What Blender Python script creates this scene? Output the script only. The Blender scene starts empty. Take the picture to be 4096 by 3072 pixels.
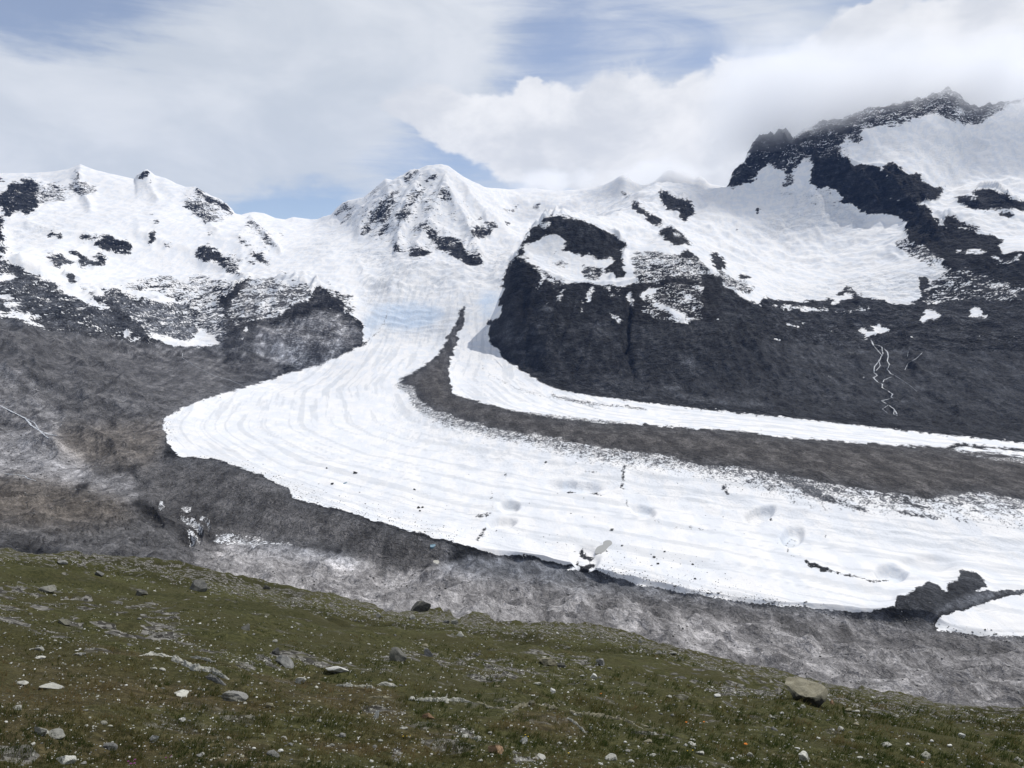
import bpy, math, random, time
import numpy as np
from mathutils import Vector, Matrix

T0 = time.time()
scn = bpy.context.scene
COL = scn.collection
R = math.radians

# ------------------------------------------------------------------ camera
# pixel frame used for measuring the photograph: 2212 x 1659
PW, PH, F, CX, CY = 2212, 1659, 1650.0, 1106.0, 829.5
PITCH = math.atan((CY - 655.0) / F)
cam_d = bpy.data.cameras.new("camera")
cam_d.sensor_fit = 'HORIZONTAL'
cam_d.sensor_width = 36.0
cam_d.lens = 36.0 * F / PW
cam_d.clip_start = 0.1
cam_d.clip_end = 60000.0
cam = bpy.data.objects.new("camera", cam_d)
COL.objects.link(cam)
cam.location = (0, 0, 0)
cam.rotation_euler = (math.pi / 2 - PITCH, 0, 0)
scn.camera = cam

# ------------------------------------------------------------------ light
SUN_AZ, SUN_EL = R(50), R(57)
sd = Vector((math.sin(SUN_AZ) * math.cos(SUN_EL), math.cos(SUN_AZ) * math.cos(SUN_EL), math.sin(SUN_EL)))
sun_d = bpy.data.lights.new("sun", 'SUN')
sun_d.energy = 3.0
sun_d.angle = R(0.6)
sun_d.color = (1.0, 0.965, 0.91)
sun = bpy.data.objects.new("sun", sun_d)
sun.rotation_euler = sd.to_track_quat('Z', 'Y').to_euler()
COL.objects.link(sun)
vs = scn.view_settings
scn.display_settings.display_device = 'sRGB'
vs.view_transform = 'Standard'
vs.look = 'None'
vs.gamma = 1.0
vs.exposure = 0.0
vs.use_curve_mapping = False
cy = scn.cycles
cy.use_denoising = True
cy.denoiser = 'OPENIMAGEDENOISE'
cy.denoising_input_passes = 'RGB_ALBEDO_NORMAL'
cy.max_bounces = 8
cy.diffuse_bounces = 2
cy.glossy_bounces = 2
cy.transmission_bounces = 2
cy.transparent_max_bounces = 8
cy.volume_bounces = 8
cy.caustics_reflective = False
cy.caustics_refractive = False
cy.use_adaptive_sampling = False


# ------------------------------------------------------------------ node helper
class NT:
    def __init__(self, tree):
        self.t = tree
        tree.nodes.clear()

    def n(self, typ, props=None, **inp):
        nd = self.t.nodes.new(typ)
        for k, v in (props or {}).items():
            setattr(nd, k, v)
        for k, v in inp.items():
            key = int(k[1:]) if (k[0] == 'i' and k[1:].isdigit()) else k.replace('_', ' ')
            s = nd.inputs[key]
            if isinstance(v, bpy.types.NodeSocket):
                self.t.links.new(v, s)
            else:
                s.default_value = v
        return nd

    def m(self, op, a, b=0.0, c=0.0, clamp=False):
        return self.n('ShaderNodeMath', {'operation': op, 'use_clamp': clamp}, i0=a, i1=b, i2=c).outputs[0]

    def ss(self, x, lo, hi, a=0.0, b=1.0):
        return self.n('ShaderNodeMapRange', {'interpolation_type': 'SMOOTHSTEP', 'clamp': True},
                      i0=x, i1=lo, i2=hi, i3=a, i4=b).outputs[0]

    def mixc(self, f, a, b, mode='MIX'):
        nd = self.t.nodes.new('ShaderNodeMix')
        nd.data_type = 'RGBA'
        nd.blend_type = mode
        for i, v in ((0, f), (6, a), (7, b)):
            s = nd.inputs[i]
            if isinstance(v, bpy.types.NodeSocket):
                self.t.links.new(v, s)
            else:
                s.default_value = v if i == 0 or len(v) == 4 else (*v, 1)
        return nd.outputs[2]

    def noise(self, vec, scale, detail=4.0, rough=0.6, dist=0.0, typ='FBM'):
        nd = self.n('ShaderNodeTexNoise', {'noise_dimensions': '3D', 'noise_type': typ},
                    Vector=vec, Scale=scale, Detail=detail, Roughness=rough, Distortion=dist)
        return nd.outputs[0]

    def map(self, vec, loc=(0, 0, 0), rot=(0, 0, 0), scale=(1, 1, 1), typ='POINT'):
        return self.n('ShaderNodeMapping', {'vector_type': typ}, Vector=vec, Location=loc, Rotation=rot, Scale=scale).outputs[0]

    def attr(self, name):
        return self.n('ShaderNodeAttribute', {'attribute_name': name}).outputs[2]


# ------------------------------------------------------------------ sky
def pdir(u, v):
    """pixel of the photograph -> (s = x/y, e = z/y) of the viewing direction"""
    yu = -(np.asarray(v, float) - CY) / F
    dy = math.cos(PITCH) + yu * math.sin(PITCH)
    dz = -math.sin(PITCH) + yu * math.cos(PITCH)
    return ((np.asarray(u, float) - CX) / F) / dy, dz / dy


def azel(u, v):
    s, e = pdir(u, v)
    return math.atan(s), math.atan(e / math.sqrt(1 + s * s))


world = bpy.data.worlds.new("World")
scn.world = world
world.use_nodes = True
w = NT(world.node_tree)
gen = w.n('ShaderNodeTexCoord').outputs[0]
sky = w.n('ShaderNodeTexSky', {'sky_type': 'NISHITA', 'sun_disc': False, 'sun_elevation': SUN_EL,
                               'sun_rotation': SUN_AZ, 'altitude': 3000.0, 'air_density': 1.0,
                               'dust_density': 0.6, 'ozone_density': 1.4}).outputs[0]
sx = w.n('ShaderNodeSeparateXYZ', Vector=gen)
X, Y, Z = sx.outputs
az = w.m('ARCTAN2', X, Y)
el = w.m('ARCTAN2', Z, w.m('SQRT', w.m('ADD', w.m('MULTIPLY', X, X), w.m('MULTIPLY', Y, Y))))
ae = w.n('ShaderNodeCombineXYZ', X=az, Y=el, Z=0.0).outputs[0]
# gentle warp so that cloud edges are ragged
wn = w.n('ShaderNodeTexNoise', {'noise_dimensions': '3D'}, Vector=w.map(gen, scale=(5, 5, 9)), Scale=1.0, Detail=5.0, Roughness=0.6)
wv = w.n('ShaderNodeVectorMath', {'operation': 'MULTIPLY_ADD'}, i0=wn.outputs[1], i1=(0.16, 0.09, 0.0), i2=ae).outputs[0]
wv = w.n('ShaderNodeVectorMath', {'operation': 'SUBTRACT'}, i0=wv, i1=(0.08, 0.045, 0.0)).outputs[0]


def blob(u, v, ru, rv, rot, amp, vec):
    a, e = azel(u, v)
    m = w.map(vec, loc=(a, e, 0), rot=(0, 0, R(rot)), scale=(ru / F, rv / F, 1), typ='TEXTURE')
    ln = w.n('ShaderNodeVectorMath', {'operation': 'LENGTH'}, i0=m).outputs[1]
    return w.ss(ln, 1.25, 0.15, 0.0, amp)


def blobs(lst, vec, start=0.0):
    acc = None
    for b in lst:
        x = blob(*b, vec)
        acc = x if acc is None else w.m('ADD', acc, x)
    return w.m('ADD', acc, start)


# high sheet
hi = blobs([(150, 250, 620, 190, 8, .9), (620, 180, 520, 230, 20, .75), (900, 80, 300, 190, -12, .55), (600, 380, 420, 60, -10, .35),
            (0, 330, 500, 120, 0, .6), (1500, 60, 420, 120, 12, .22), (1850, 120, 500, 60, 22, .35), (2150, 150, 300, 120, 20, .3),
            (150, 30, 430, 110, -14, -.75), (1170, 120, 150, 120, 10, -.45), (620, 455, 190, 75, 0, -1.0), (930, 320, 160, 60, -25, -.35)], wv, 0.40)
st = w.map(gen, rot=(0, 0, R(-18)), scale=(1.6, 1.6, 7.0))
hn = w.noise(st, 2.8, 8.0, 0.6, 1.0)
hn2 = w.noise(w.map(gen, rot=(0, R(10), R(10)), scale=(2.0, 2.0, 22.0)), 2.4, 6.0, 0.62, 0.6)
hmask = w.ss(w.m('ADD', hi, w.m('ADD', w.m('MULTIPLY', w.m('SUBTRACT', hn, 0.5), 1.5), w.m('MULTIPLY', w.m('SUBTRACT', hn2, 0.5), 0.9))), -0.05, 1.0, 0.16, 0.93)
# low cumulus bank behind the peaks
lo = blobs([(960, 262, 190, 62, -14, .9), (1180, 300, 300, 120, -6, .95), (1500, 260, 420, 150, 6, 1.05), (1900, 190, 520, 150, 14, 1.1),
            (2250, 150, 350, 160, 12, .9), (1300, 370, 340, 50, 4, .6), (1145, 198, 40, 22, 0, .5), (1880, 60, 110, 30, 40, .4)], wv, 0.0)
cn = w.noise(w.map(gen, scale=(1, 1, 1.5)), 9.0, 8.0, 0.6, 0.3)
lmask = w.ss(w.m('ADD', lo, w.m('MULTIPLY', w.m('SUBTRACT', cn, 0.5), 1.9)), 0.36, 0.66, 0.0, 0.98)
cshade = w.noise(w.map(gen, scale=(1, 1, 2.2)), 5.0, 6.0, 0.55, 0.4)
hcol = w.mixc(w.ss(cshade, 0.3, 0.72), (0.62, 0.67, 0.74), (0.80, 0.83, 0.88))
lcol = w.mixc(w.ss(w.noise(w.map(gen, scale=(1, 1, 1.6)), 7.0, 7.0, 0.6, 0.2), 0.34, 0.66), (0.70, 0.73, 0.79), (0.93, 0.94, 0.97))
skyc = w.mixc(0.22, w.n('ShaderNodeVectorMath', {'operation': 'SCALE'}, i0=sky, Scale=0.115).outputs[0], (.52, .56, .70))
c1 = w.mixc(hmask, skyc, hcol)
c2 = w.mixc(lmask, c1, lcol)
bg = w.n('ShaderNodeBackground', Color=c2, Strength=1.0).outputs[0]
w.n('ShaderNodeOutputWorld', Surface=bg)
world.cycles.sampling_method = 'NONE'


# ------------------------------------------------------------------ numpy noise
_rng = np.random.RandomState(7)
_perm = _rng.permutation(1024)
_ang = _rng.rand(1024) * 2 * np.pi
_gx, _gy = np.cos(_ang).astype(np.float32), np.sin(_ang).astype(np.float32)


def pn(x, y, seed=0):
    x = np.asarray(x, np.float64)
    y = np.asarray(y, np.float64)
    xi = np.floor(x).astype(np.int64)
    yi = np.floor(y).astype(np.int64)
    fx = (x - xi).astype(np.float32)
    fy = (y - yi).astype(np.float32)
    ux = fx * fx * fx * (fx * (fx * 6 - 15) + 10)
    uy = fy * fy * fy * (fy * (fy * 6 - 15) + 10)

    def g(ix, iy, dx, dy):
        h = _perm[(_perm[(ix + seed * 131) & 1023] + iy + seed * 57) & 1023]
        return _gx[h] * dx + _gy[h] * dy
    a = g(xi, yi, fx, fy)
    b = g(xi + 1, yi, fx - 1, fy)
    c = g(xi, yi + 1, fx, fy - 1)
    d = g(xi + 1, yi + 1, fx - 1, fy - 1)
    return (a + ux * (b - a)) + uy * ((c + ux * (d - c)) - (a + ux * (b - a)))


def fbm(x, y, L, octv=5, gain=0.5, seed=0):
    o = 0
    a = 1.0
    f = 1.0 / L
    for i in range(octv):
        o = o + a * pn(x * f, y * f, seed + i)
        a *= gain
        f *= 2.03
    return o * 1.4


def ridged(x, y, L, octv=5, gain=0.55, seed=0):
    o = 0
    a = 1.0
    f = 1.0 / L
    prev = 1.0
    for i in range(octv):
        r = 1 - np.abs(pn(x * f, y * f, seed + i)) * 1.8
        r = r * r
        o = o + a * r * prev
        prev = np.clip(r * 1.3, 0, 1)
        a *= gain
        f *= 2.07
    return o - 0.9


# ------------------------------------------------------------------ hand-surveyed ground cover maps (photo pixel frame, half size)
MW, MH = 1106, 830


def newmap(v):
    return np.full((MH, MW), v, np.float32)


def poly(mp, pts, val, op='set'):
    p = np.array(pts, float) / 2.0
    x0, x1 = int(max(0, p[:, 0].min() - 1)), int(min(MW, p[:, 0].max() + 2))
    y0, y1 = int(max(0, p[:, 1].min() - 1)), int(min(MH, p[:, 1].max() + 2))
    if x1 <= x0 or y1 <= y0:
        return
    Xg, Yg = np.meshgrid(np.arange(x0, x1) + .5, np.arange(y0, y1) + .5)
    ins = np.zeros(Xg.shape, bool)
    n = len(p)
    for i in range(n):
        ax, ay = p[i]
        bx, by = p[(i + 1) % n]
        if ay == by:
            continue
        c = (ay > Yg) != (by > Yg)
        ins ^= c & (Xg < (bx - ax) * (Yg - ay) / (by - ay) + ax)
    sub = mp[y0:y1, x0:x1]
    if op == 'set':
        sub[ins] = val
    elif op == 'max':
        sub[ins] = np.maximum(sub[ins], val)
    elif op == 'min':
        sub[ins] = np.minimum(sub[ins], val)


def line(mp, pts, wd, val):
    for (ax, ay), (bx, by) in zip(pts[:-1], pts[1:]):
        dx, dy = bx - ax, by - ay
        l = math.hypot(dx, dy) or 1
        nx, ny = -dy / l * wd / 2, dx / l * wd / 2
        poly(mp, [(ax + nx, ay + ny), (bx + nx, by + ny), (bx - nx, by - ny), (ax - nx, ay - ny)], val)


def blur(mp, r, it=2):
    o = mp
    for _ in range(it):
        for ax in (0, 1):
            p = np.pad(o, [(r + 1, r) if i == ax else (0, 0) for i in (0, 1)], mode='edge')
            c = np.cumsum(p, axis=ax, dtype=np.float64)
            n = mp.shape[ax]
            o = ((c[2 * r + 1:2 * r + 1 + n] - c[:n]) if ax == 0 else (c[:, 2 * r + 1:2 * r + 1 + n] - c[:, :n])) / (2 * r + 1)
    return o.astype(np.float32)


def crop(x0, y0):
    ox, oy = x0 * PW / 4096.0, y0 * PW / 4096.0
    return lambda *c: [(ox + c[i] / 4.0, oy + c[i + 1] / 4.0) for i in range(0, len(c), 2)]


A, B, C, D, E, Fc = crop(0, 600), crop(900, 600), crop(1800, 600), crop(2600, 400), crop(3072, 300), crop(3072, 1000)
D2, H, G9, K5 = crop(2400, 1100), crop(3072, 1750), crop(900, 1100), crop(0, 1200)


def P(*c):
    return [(c[i], c[i + 1]) for i in range(0, len(c), 2)]


rock = newmap(0.0)      # 0 snow or ice, 1 bare rock or rubble, between: patchy
tone = newmap(0.028)    # albedo of the bare ground
warm = newmap(0.1)     # 0 blue-grey rock, 1 brown rock
blue = newmap(0.0)      # bare blue ice
crev = newmap(0.16)     # crevassed, dirty surface
# --- left massif
for v_, pts in [
    (1, A(0, 380, 60, 330, 90, 290, 190, 290, 180, 245, 300, 250, 320, 290, 350, 350, 300, 380, 330, 430, 340, 480, 330, 510, 270, 530, 250, 570, 200, 570, 170, 510, 130, 540, 80, 575, 40, 560, 0, 480)),
    (.9, A(380, 310, 430, 285, 460, 330, 500, 320, 560, 370, 440, 385, 380, 370)), (.9, A(480, 410, 570, 405, 550, 430, 490, 430)),
    (.9, A(640, 150, 670, 200, 685, 240, 660, 280, 645, 265, 655, 215, 630, 170)),
    (.52, A(560, 290, 680, 250, 770, 290, 860, 350, 840, 370, 780, 385, 640, 380, 630, 350, 600, 310)),
    (.55, A(340, 300, 480, 290, 560, 380, 440, 440, 340, 470)),
    (1, A(0, 590, 20, 560, 35, 640, 10, 650, 25, 720, 60, 770, 0, 800)), (.9, A(0, 815, 70, 835, 60, 880, 0, 900)), (.9, A(0, 240, 50, 262, 0, 285)),
    (.9, A(430, 690, 480, 715, 530, 715, 545, 765, 490, 778, 480, 740, 420, 770)), (1, A(690, 740, 760, 735, 850, 740, 820, 780, 700, 785)),
    (1, A(830, 735, 900, 730, 960, 735, 1000, 760, 1100, 795, 1145, 840, 1130, 890, 1060, 895, 1020, 880, 990, 895, 930, 870, 860, 850, 805, 815, 830, 780, 890, 770, 890, 745)),
    (.95, A(600, 860, 640, 855, 700, 885, 760, 930, 790, 960, 860, 955, 780, 905, 880, 900, 930, 940, 900, 990, 820, 1005, 690, 975, 680, 930, 600, 900)),
    (.85, A(390, 900, 540, 895, 560, 930, 650, 975, 560, 985, 520, 1020, 440, 1000, 460, 960, 420, 945)),
    (.6, A(660, 965, 780, 1000, 770, 1025, 690, 1000)), (.5, A(150, 850, 270, 825, 250, 845, 180, 860)),
    (1, A(1165, 245, 1200, 215, 1240, 185, 1265, 175, 1300, 185, 1300, 210, 1240, 240, 1200, 235)), (.6, A(1280, 260, 1320, 255, 1310, 290, 1280, 285)),
    (.7, A(1360, 235, 1400, 230, 1380, 245)),
    (1, A(1620, 310, 1700, 325, 1760, 370, 1830, 405, 1900, 440, 1960, 480, 2000, 510, 2025, 555, 1980, 555, 1930, 520, 1880, 480, 1820, 460, 1760, 410, 1690, 375, 1690, 340)),
    (.75, A(1580, 450, 1610, 425, 1660, 430, 1720, 460, 1790, 510, 1810, 560, 1910, 600, 1830, 630, 1770, 620, 1700, 580, 1660, 550, 1650, 530, 1600, 500)),
    (.5, A(1680, 400, 1800, 450, 1920, 560, 1900, 600, 1800, 540, 1700, 450)),
    (.8, A(1270, 540, 1300, 530, 1330, 570, 1300, 565)), (.9, A(1340, 620, 1360, 600, 1380, 630, 1360, 650, 1340, 635)),
    (1, A(1300, 700, 1330, 690, 1350, 720, 1330, 770, 1310, 820, 1280, 810, 1270, 770, 1290, 740)), (.7, A(1395, 805, 1490, 810, 1480, 850, 1410, 835)),
    (.9, A(1785, 715, 1860, 720, 1850, 745, 1800, 745)),
    (1, A(1690, 880, 1730, 825, 1790, 825, 1870, 860, 1910, 900, 1990, 960, 2050, 1030, 2100, 1080, 2060, 1080, 1960, 1060, 1910, 1010, 1880, 970, 1820, 960, 1740, 960, 1680, 915)),
    (.7, A(2060, 740, 2120, 780, 2180, 840, 2150, 840, 2080, 780)),
    (.8, B(200, 610, 250, 600, 300, 670, 390, 740, 430, 820, 480, 870, 400, 830, 320, 780, 300, 730, 250, 650, 180, 665)),
    (.8, B(105, 740, 150, 760, 240, 840, 200, 840, 120, 790)), (1, B(190, 880, 260, 870, 310, 890, 340, 940, 380, 980, 330, 980, 280, 950, 240, 900)),
    (.8, B(195, 945, 260, 960, 265, 1000, 210, 995)), (.7, B(0, 920, 60, 960, 150, 1000, 100, 1020, 160, 1085, 60, 1060, 0, 1050)),
    (.5, B(0, 880, 90, 900, 170, 990, 60, 960)),
    (.7, B(440, 1020, 520, 1060, 500, 1075)), (.8, B(880, 1130, 900, 1130, 930, 1170, 890, 1170)), (.7, B(460, 715, 490, 715, 520, 760, 480, 735)),
]:
    poly(rock, pts, v_)
for v_, pts in [  # patchy slabs below the snow line
    (.40, A(1190, 1130, 1350, 1090, 1450, 1080, 1570, 1130, 1700, 1060, 1900, 1120, 2100, 1130, 2000, 1200, 1880, 1300, 1700, 1390, 1600, 1320, 1300, 1230, 1000, 1180)),
    (.72, A(0, 920, 60, 930, 110, 950, 150, 1000, 220, 1060, 330, 1090, 450, 1150, 520, 1190, 600, 1250, 700, 1300, 800, 1330, 900, 1350, 960, 1390, 1000, 1440, 1060, 1450, 1120, 1480, 1300, 1600, 1500, 1700, 0, 1700)),
    (1, A(100, 950, 150, 1000, 220, 1060, 330, 1090, 300, 1110, 200, 1090, 140, 1050)),
    (1, A(560, 1080, 600, 1065, 640, 1090, 640, 1130, 720, 1190, 800, 1240, 860, 1280, 960, 1310, 1000, 1330, 1090, 1360, 1040, 1380, 1050, 1420, 1150, 1490, 1300, 1600, 1200, 1560, 1000, 1480, 980, 1400, 920, 1340, 800, 1290, 780, 1240, 680, 1180, 600, 1130)),
    (.66, A(880, 1180, 1060, 1210, 1150, 1270, 1330, 1300, 1500, 1330, 1600, 1330, 1700, 1400, 1720, 1560, 1640, 1659, 1300, 1590, 1150, 1500, 1050, 1420, 1060, 1370, 960, 1310, 880, 1260)),
    (.62, A(1720, 1380, 1830, 1340, 1950, 1320, 2010, 1250, 2100, 1200, 2212, 1250, 2212, 1659, 1880, 1659, 1800, 1600, 1730, 1560, 1700, 1450)),
    (1, A(2140, 1095, 2170, 1105, 2080, 1180, 2010, 1260, 1950, 1320, 1880, 1340, 1900, 1290, 1990, 1220, 2080, 1150)),
    (.78, B(0, 1400, 170, 1580, 340, 1500, 700, 1340, 800, 1190, 900, 1180, 1000, 1240, 1080, 1250, 1080, 1400, 1200, 1500, 1180, 1700, 0, 1700)),
    (.5, B(210, 1105, 430, 1110, 640, 1160, 740, 1170, 720, 1290, 600, 1340, 450, 1400, 330, 1480, 220, 1560, 170, 1580, 200, 1450, 100, 1400, 60, 1330, 40, 1270, 120, 1210)),
    (.5, B(500, 1090, 660, 1130, 790, 1180, 900, 1180, 1000, 1240, 960, 1260, 800, 1195, 640, 1150)),
    (1, B(790, 1190, 820, 1210, 930, 1300, 800, 1290, 700, 1350, 620, 1410, 480, 1460, 340, 1520, 350, 1470, 600, 1350, 720, 1290, 780, 1215)),
    (1, B(0, 1290, 90, 1210, 190, 1140, 210, 1110, 150, 1200, 70, 1290, 60, 1340, 20, 1390, 0, 1400)),
    (.86, B(340, 1520, 640, 1420, 800, 1320, 1000, 1300, 1100, 1420, 1190, 1560, 1150, 1720, 340, 1720)),
    (.45, B(1000, 1230, 1110, 1230, 1120, 1400, 1060, 1480, 1030, 1380)),
]:
    poly(rock, pts, v_)
for pts in [A(640, 1130, 720, 1200, 790, 1250, 800, 1300, 740, 1290, 640, 1240, 590, 1190), A(800, 1320, 900, 1310, 950, 1350, 990, 1410, 960, 1400, 920, 1350),
            A(0, 1070, 100, 1060, 140, 1090, 60, 1130, 0, 1140), A(0, 1230, 80, 1250, 180, 1290, 60, 1290, 0, 1280), A(0, 1300, 100, 1320, 270, 1340, 160, 1360, 60, 1350),
            A(90, 1360, 200, 1400, 320, 1430, 400, 1440, 240, 1450, 330, 1510, 430, 1562, 340, 1540, 200, 1480, 120, 1440, 0, 1430, 0, 1400, 80, 1420),
            A(1710, 1580, 1750, 1570, 1850, 1600, 1840, 1659, 1700, 1659)]:
    poly(rock, pts, 0.12)
# --- Central peak
for v_, pts in [
    (.62, B(920, 570, 990, 490, 1060, 445, 1095, 455, 1060, 520, 1000, 560)), (.58, B(1000, 650, 990, 620, 1080, 540, 1130, 480, 1150, 500, 1060, 600)),
    (.74, B(1155, 730, 1170, 690, 1250, 600, 1300, 480, 1400, 390, 1450, 340, 1510, 340, 1480, 400, 1440, 470, 1430, 560, 1350, 620, 1260, 640, 1250, 710, 1200, 750)),
    (.76, B(1520, 280, 1560, 220, 1600, 185, 1680, 170, 1640, 210, 1600, 250, 1590, 290)), (.74, B(1320, 730, 1350, 680, 1400, 610, 1430, 650, 1390, 720, 1340, 760)),
    (.66, B(1570, 400, 1620, 350, 1690, 330, 1700, 380, 1650, 430, 1620, 490, 1520, 600, 1500, 700, 1480, 760, 1470, 800, 1490, 650, 1470, 580, 1520, 500, 1580, 450)),
    (.85, B(1700, 270, 1740, 250, 1780, 220, 1850, 230, 1830, 245, 1770, 260, 1750, 290)), (.74, B(1870, 360, 1910, 310, 1940, 370, 1980, 440, 1900, 430, 1850, 430)),
    (.66, B(1580, 510, 1610, 520, 1590, 570, 1530, 620, 1510, 600)), (.54, B(1700, 540, 1800, 460, 1810, 500, 1740, 560)), (.5, B(1180, 560, 1250, 490, 1290, 470, 1230, 560, 1170, 600)),
    (.46, B(1660, 470, 1760, 390, 1840, 330, 1850, 380, 1760, 440, 1700, 480)), (.4, B(1200, 420, 1330, 300, 1360, 320, 1260, 420)),
    (1, B(1440, 830, 1480, 790, 1510, 830, 1560, 870, 1540, 895, 1490, 870, 1450, 855)), (1, B(1560, 895, 1620, 850, 1680, 840, 1740, 870, 1800, 885, 1770, 900, 1700, 925, 1610, 915)),
    (.58, B(1605, 710, 1640, 650, 1700, 640, 1760, 600, 1770, 700, 1710, 700)),
    (.92, B(1740, 720, 1780, 680, 1830, 700, 1850, 760, 1900, 740, 2000, 740, 2010, 790, 2050, 860, 2120, 900, 2212, 930, 2212, 1010, 2130, 1010, 2040, 960, 1970, 930, 1920, 890, 1860, 860, 1830, 810, 1770, 780)),
    (1, C(0, 740, 60, 760, 110, 800, 130, 870, 220, 910, 260, 960, 265, 1010, 190, 1000, 100, 960, 40, 920, 0, 900)),
    (.9, C(175, 740, 190, 680, 240, 660, 370, 680, 350, 760, 270, 760)), (.85, C(290, 610, 340, 605, 400, 640, 440, 650, 440, 695, 410, 690, 350, 660, 290, 630)),
    (.7, C(170, 595, 270, 585, 280, 605, 200, 605)), (.8, C(470, 640, 510, 600, 525, 640, 500, 655)), (.65, C(410, 510, 560, 500, 580, 450, 600, 500, 580, 525, 480, 530)),
    (.64, C(700, 500, 760, 450, 820, 450, 760, 500, 720, 525)), (.9, C(1780, 230, 1835, 160, 1830, 190, 1800, 225)), (.9, C(1380, 550, 1400, 525, 1415, 540)),
    (.7, C(1500, 440, 1570, 350, 1560, 400)), (.6, C(1450, 370, 1540, 350, 1500, 420)), (.55, C(2010, 160, 2050, 160, 2040, 190)), (.7, C(2160, 210, 2190, 205, 2180, 235)),
    (1, C(1570, 450, 1590, 435, 1640, 450, 1650, 490, 1700, 520, 1690, 550, 1620, 555, 1580, 500)), (1, C(1680, 560, 1700, 540, 1780, 575, 1830, 610, 1830, 655, 1760, 640, 1710, 600)),
    (.9, C(1790, 350, 1850, 360, 1960, 410, 2060, 430, 2100, 480, 2110, 540, 2060, 580, 2050, 630, 1980, 590, 1960, 520, 1880, 520, 1830, 440)),
]:
    poly(rock, pts, v_)
# --- rocky hill in the middle
poly(rock, C(550, 930, 620, 930, 700, 980, 780, 1040, 900, 1110, 1050, 1150, 1200, 1150, 1300, 1165, 1480, 1170, 1600, 1150, 1700, 1060, 1800, 970, 1900, 900, 2000, 890, 2060, 850, 2110, 930, 2212, 990, 2260, 1050, 2260, 1720, 330, 1720, 350, 1560, 420, 1450, 450, 1230, 470, 1100, 500, 1020), 1)
poly(rock, P(1054, 690, 1560, 690, 1700, 700, 2230, 760, 2230, 975, 1300, 880, 1056, 780), 1)
poly(rock, C(1480, 1170, 1600, 1140, 1560, 980, 1600, 870, 1800, 880, 1950, 900, 2100, 940, 2212, 1000, 2300, 1100, 2212, 1150, 1900, 1100, 1780, 1150, 1700, 1170), .5)
poly(rock, C(1640, 1270, 1700, 1200, 1900, 1140, 2212, 1180, 2300, 1200, 2290, 1480, 2000, 1490, 1800, 1470, 1650, 1400), .64)
poly(rock, C(640, 940, 700, 980, 900, 1110, 1050, 1150, 1040, 1170, 880, 1150, 760, 1060), .62)
poly(rock, C(560, 920, 600, 850, 640, 780, 680, 710, 790, 630, 800, 590, 850, 565, 950, 570, 1110, 605, 1220, 640, 1320, 690, 1410, 740, 1530, 800, 1520, 830, 1480, 850, 1450, 900, 1410, 935, 1300, 930, 1190, 905, 1120, 910, 980, 880, 975, 850, 1000, 790, 950, 735, 880, 735, 750, 770, 650, 830, 620, 840, 640, 890, 670, 935, 620, 905, 590, 910), 1)
poly(rock, C(780, 660, 800, 630, 860, 620, 865, 650, 820, 680), .1)
poly(rock, C(1460, 880, 1490, 900, 1490, 960, 1500, 1010, 1480, 1030, 1510, 1070, 1500, 1100, 1440, 1110, 1420, 1060, 1390, 1040, 1340, 1080, 1330, 1060, 1380, 1000, 1430, 920), .95)
poly(rock, C(1140, 1010, 1160, 970, 1170, 1010, 1260, 1000, 1330, 1010, 1320, 1070, 1290, 1120, 1230, 1120, 1150, 1100, 1150, 1040), .64)
poly(rock, C(860, 970, 960, 960, 1040, 970, 1000, 1010, 940, 1020), .5)
line(rock, C(1000, 790, 940, 860, 860, 950, 825, 1000), 1.6, .62)
poly(rock, C(1810, 740, 1820, 690, 1900, 665, 1970, 690, 2050, 780, 2110, 830, 2030, 800, 1990, 830, 1930, 820, 1880, 770), 1)
poly(rock, C(1925, 710, 1980, 720, 1990, 750, 1940, 750), .1)
poly(rock, D(520, 1330, 560, 1310, 620, 1370, 655, 1430, 620, 1480, 560, 1420, 530, 1380), .95)
poly(rock, D(750, 1510, 820, 1500, 890, 1535, 830, 1560, 780, 1540), .85)
poly(rock, D2(880, 0, 1040, 20, 1100, 100, 1200, 180, 1280, 220, 1400, 260, 1500, 290, 1640, 320, 1800, 310, 2000, 340, 2260, 330, 2260, 1300, 0, 1100, 0, 500, 900, 420), 1)
poly(rock, D2(1000, -60, 1100, -10, 1330, 110, 1340, 160, 1250, 160, 1120, 90, 1040, 20), .56)
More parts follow.
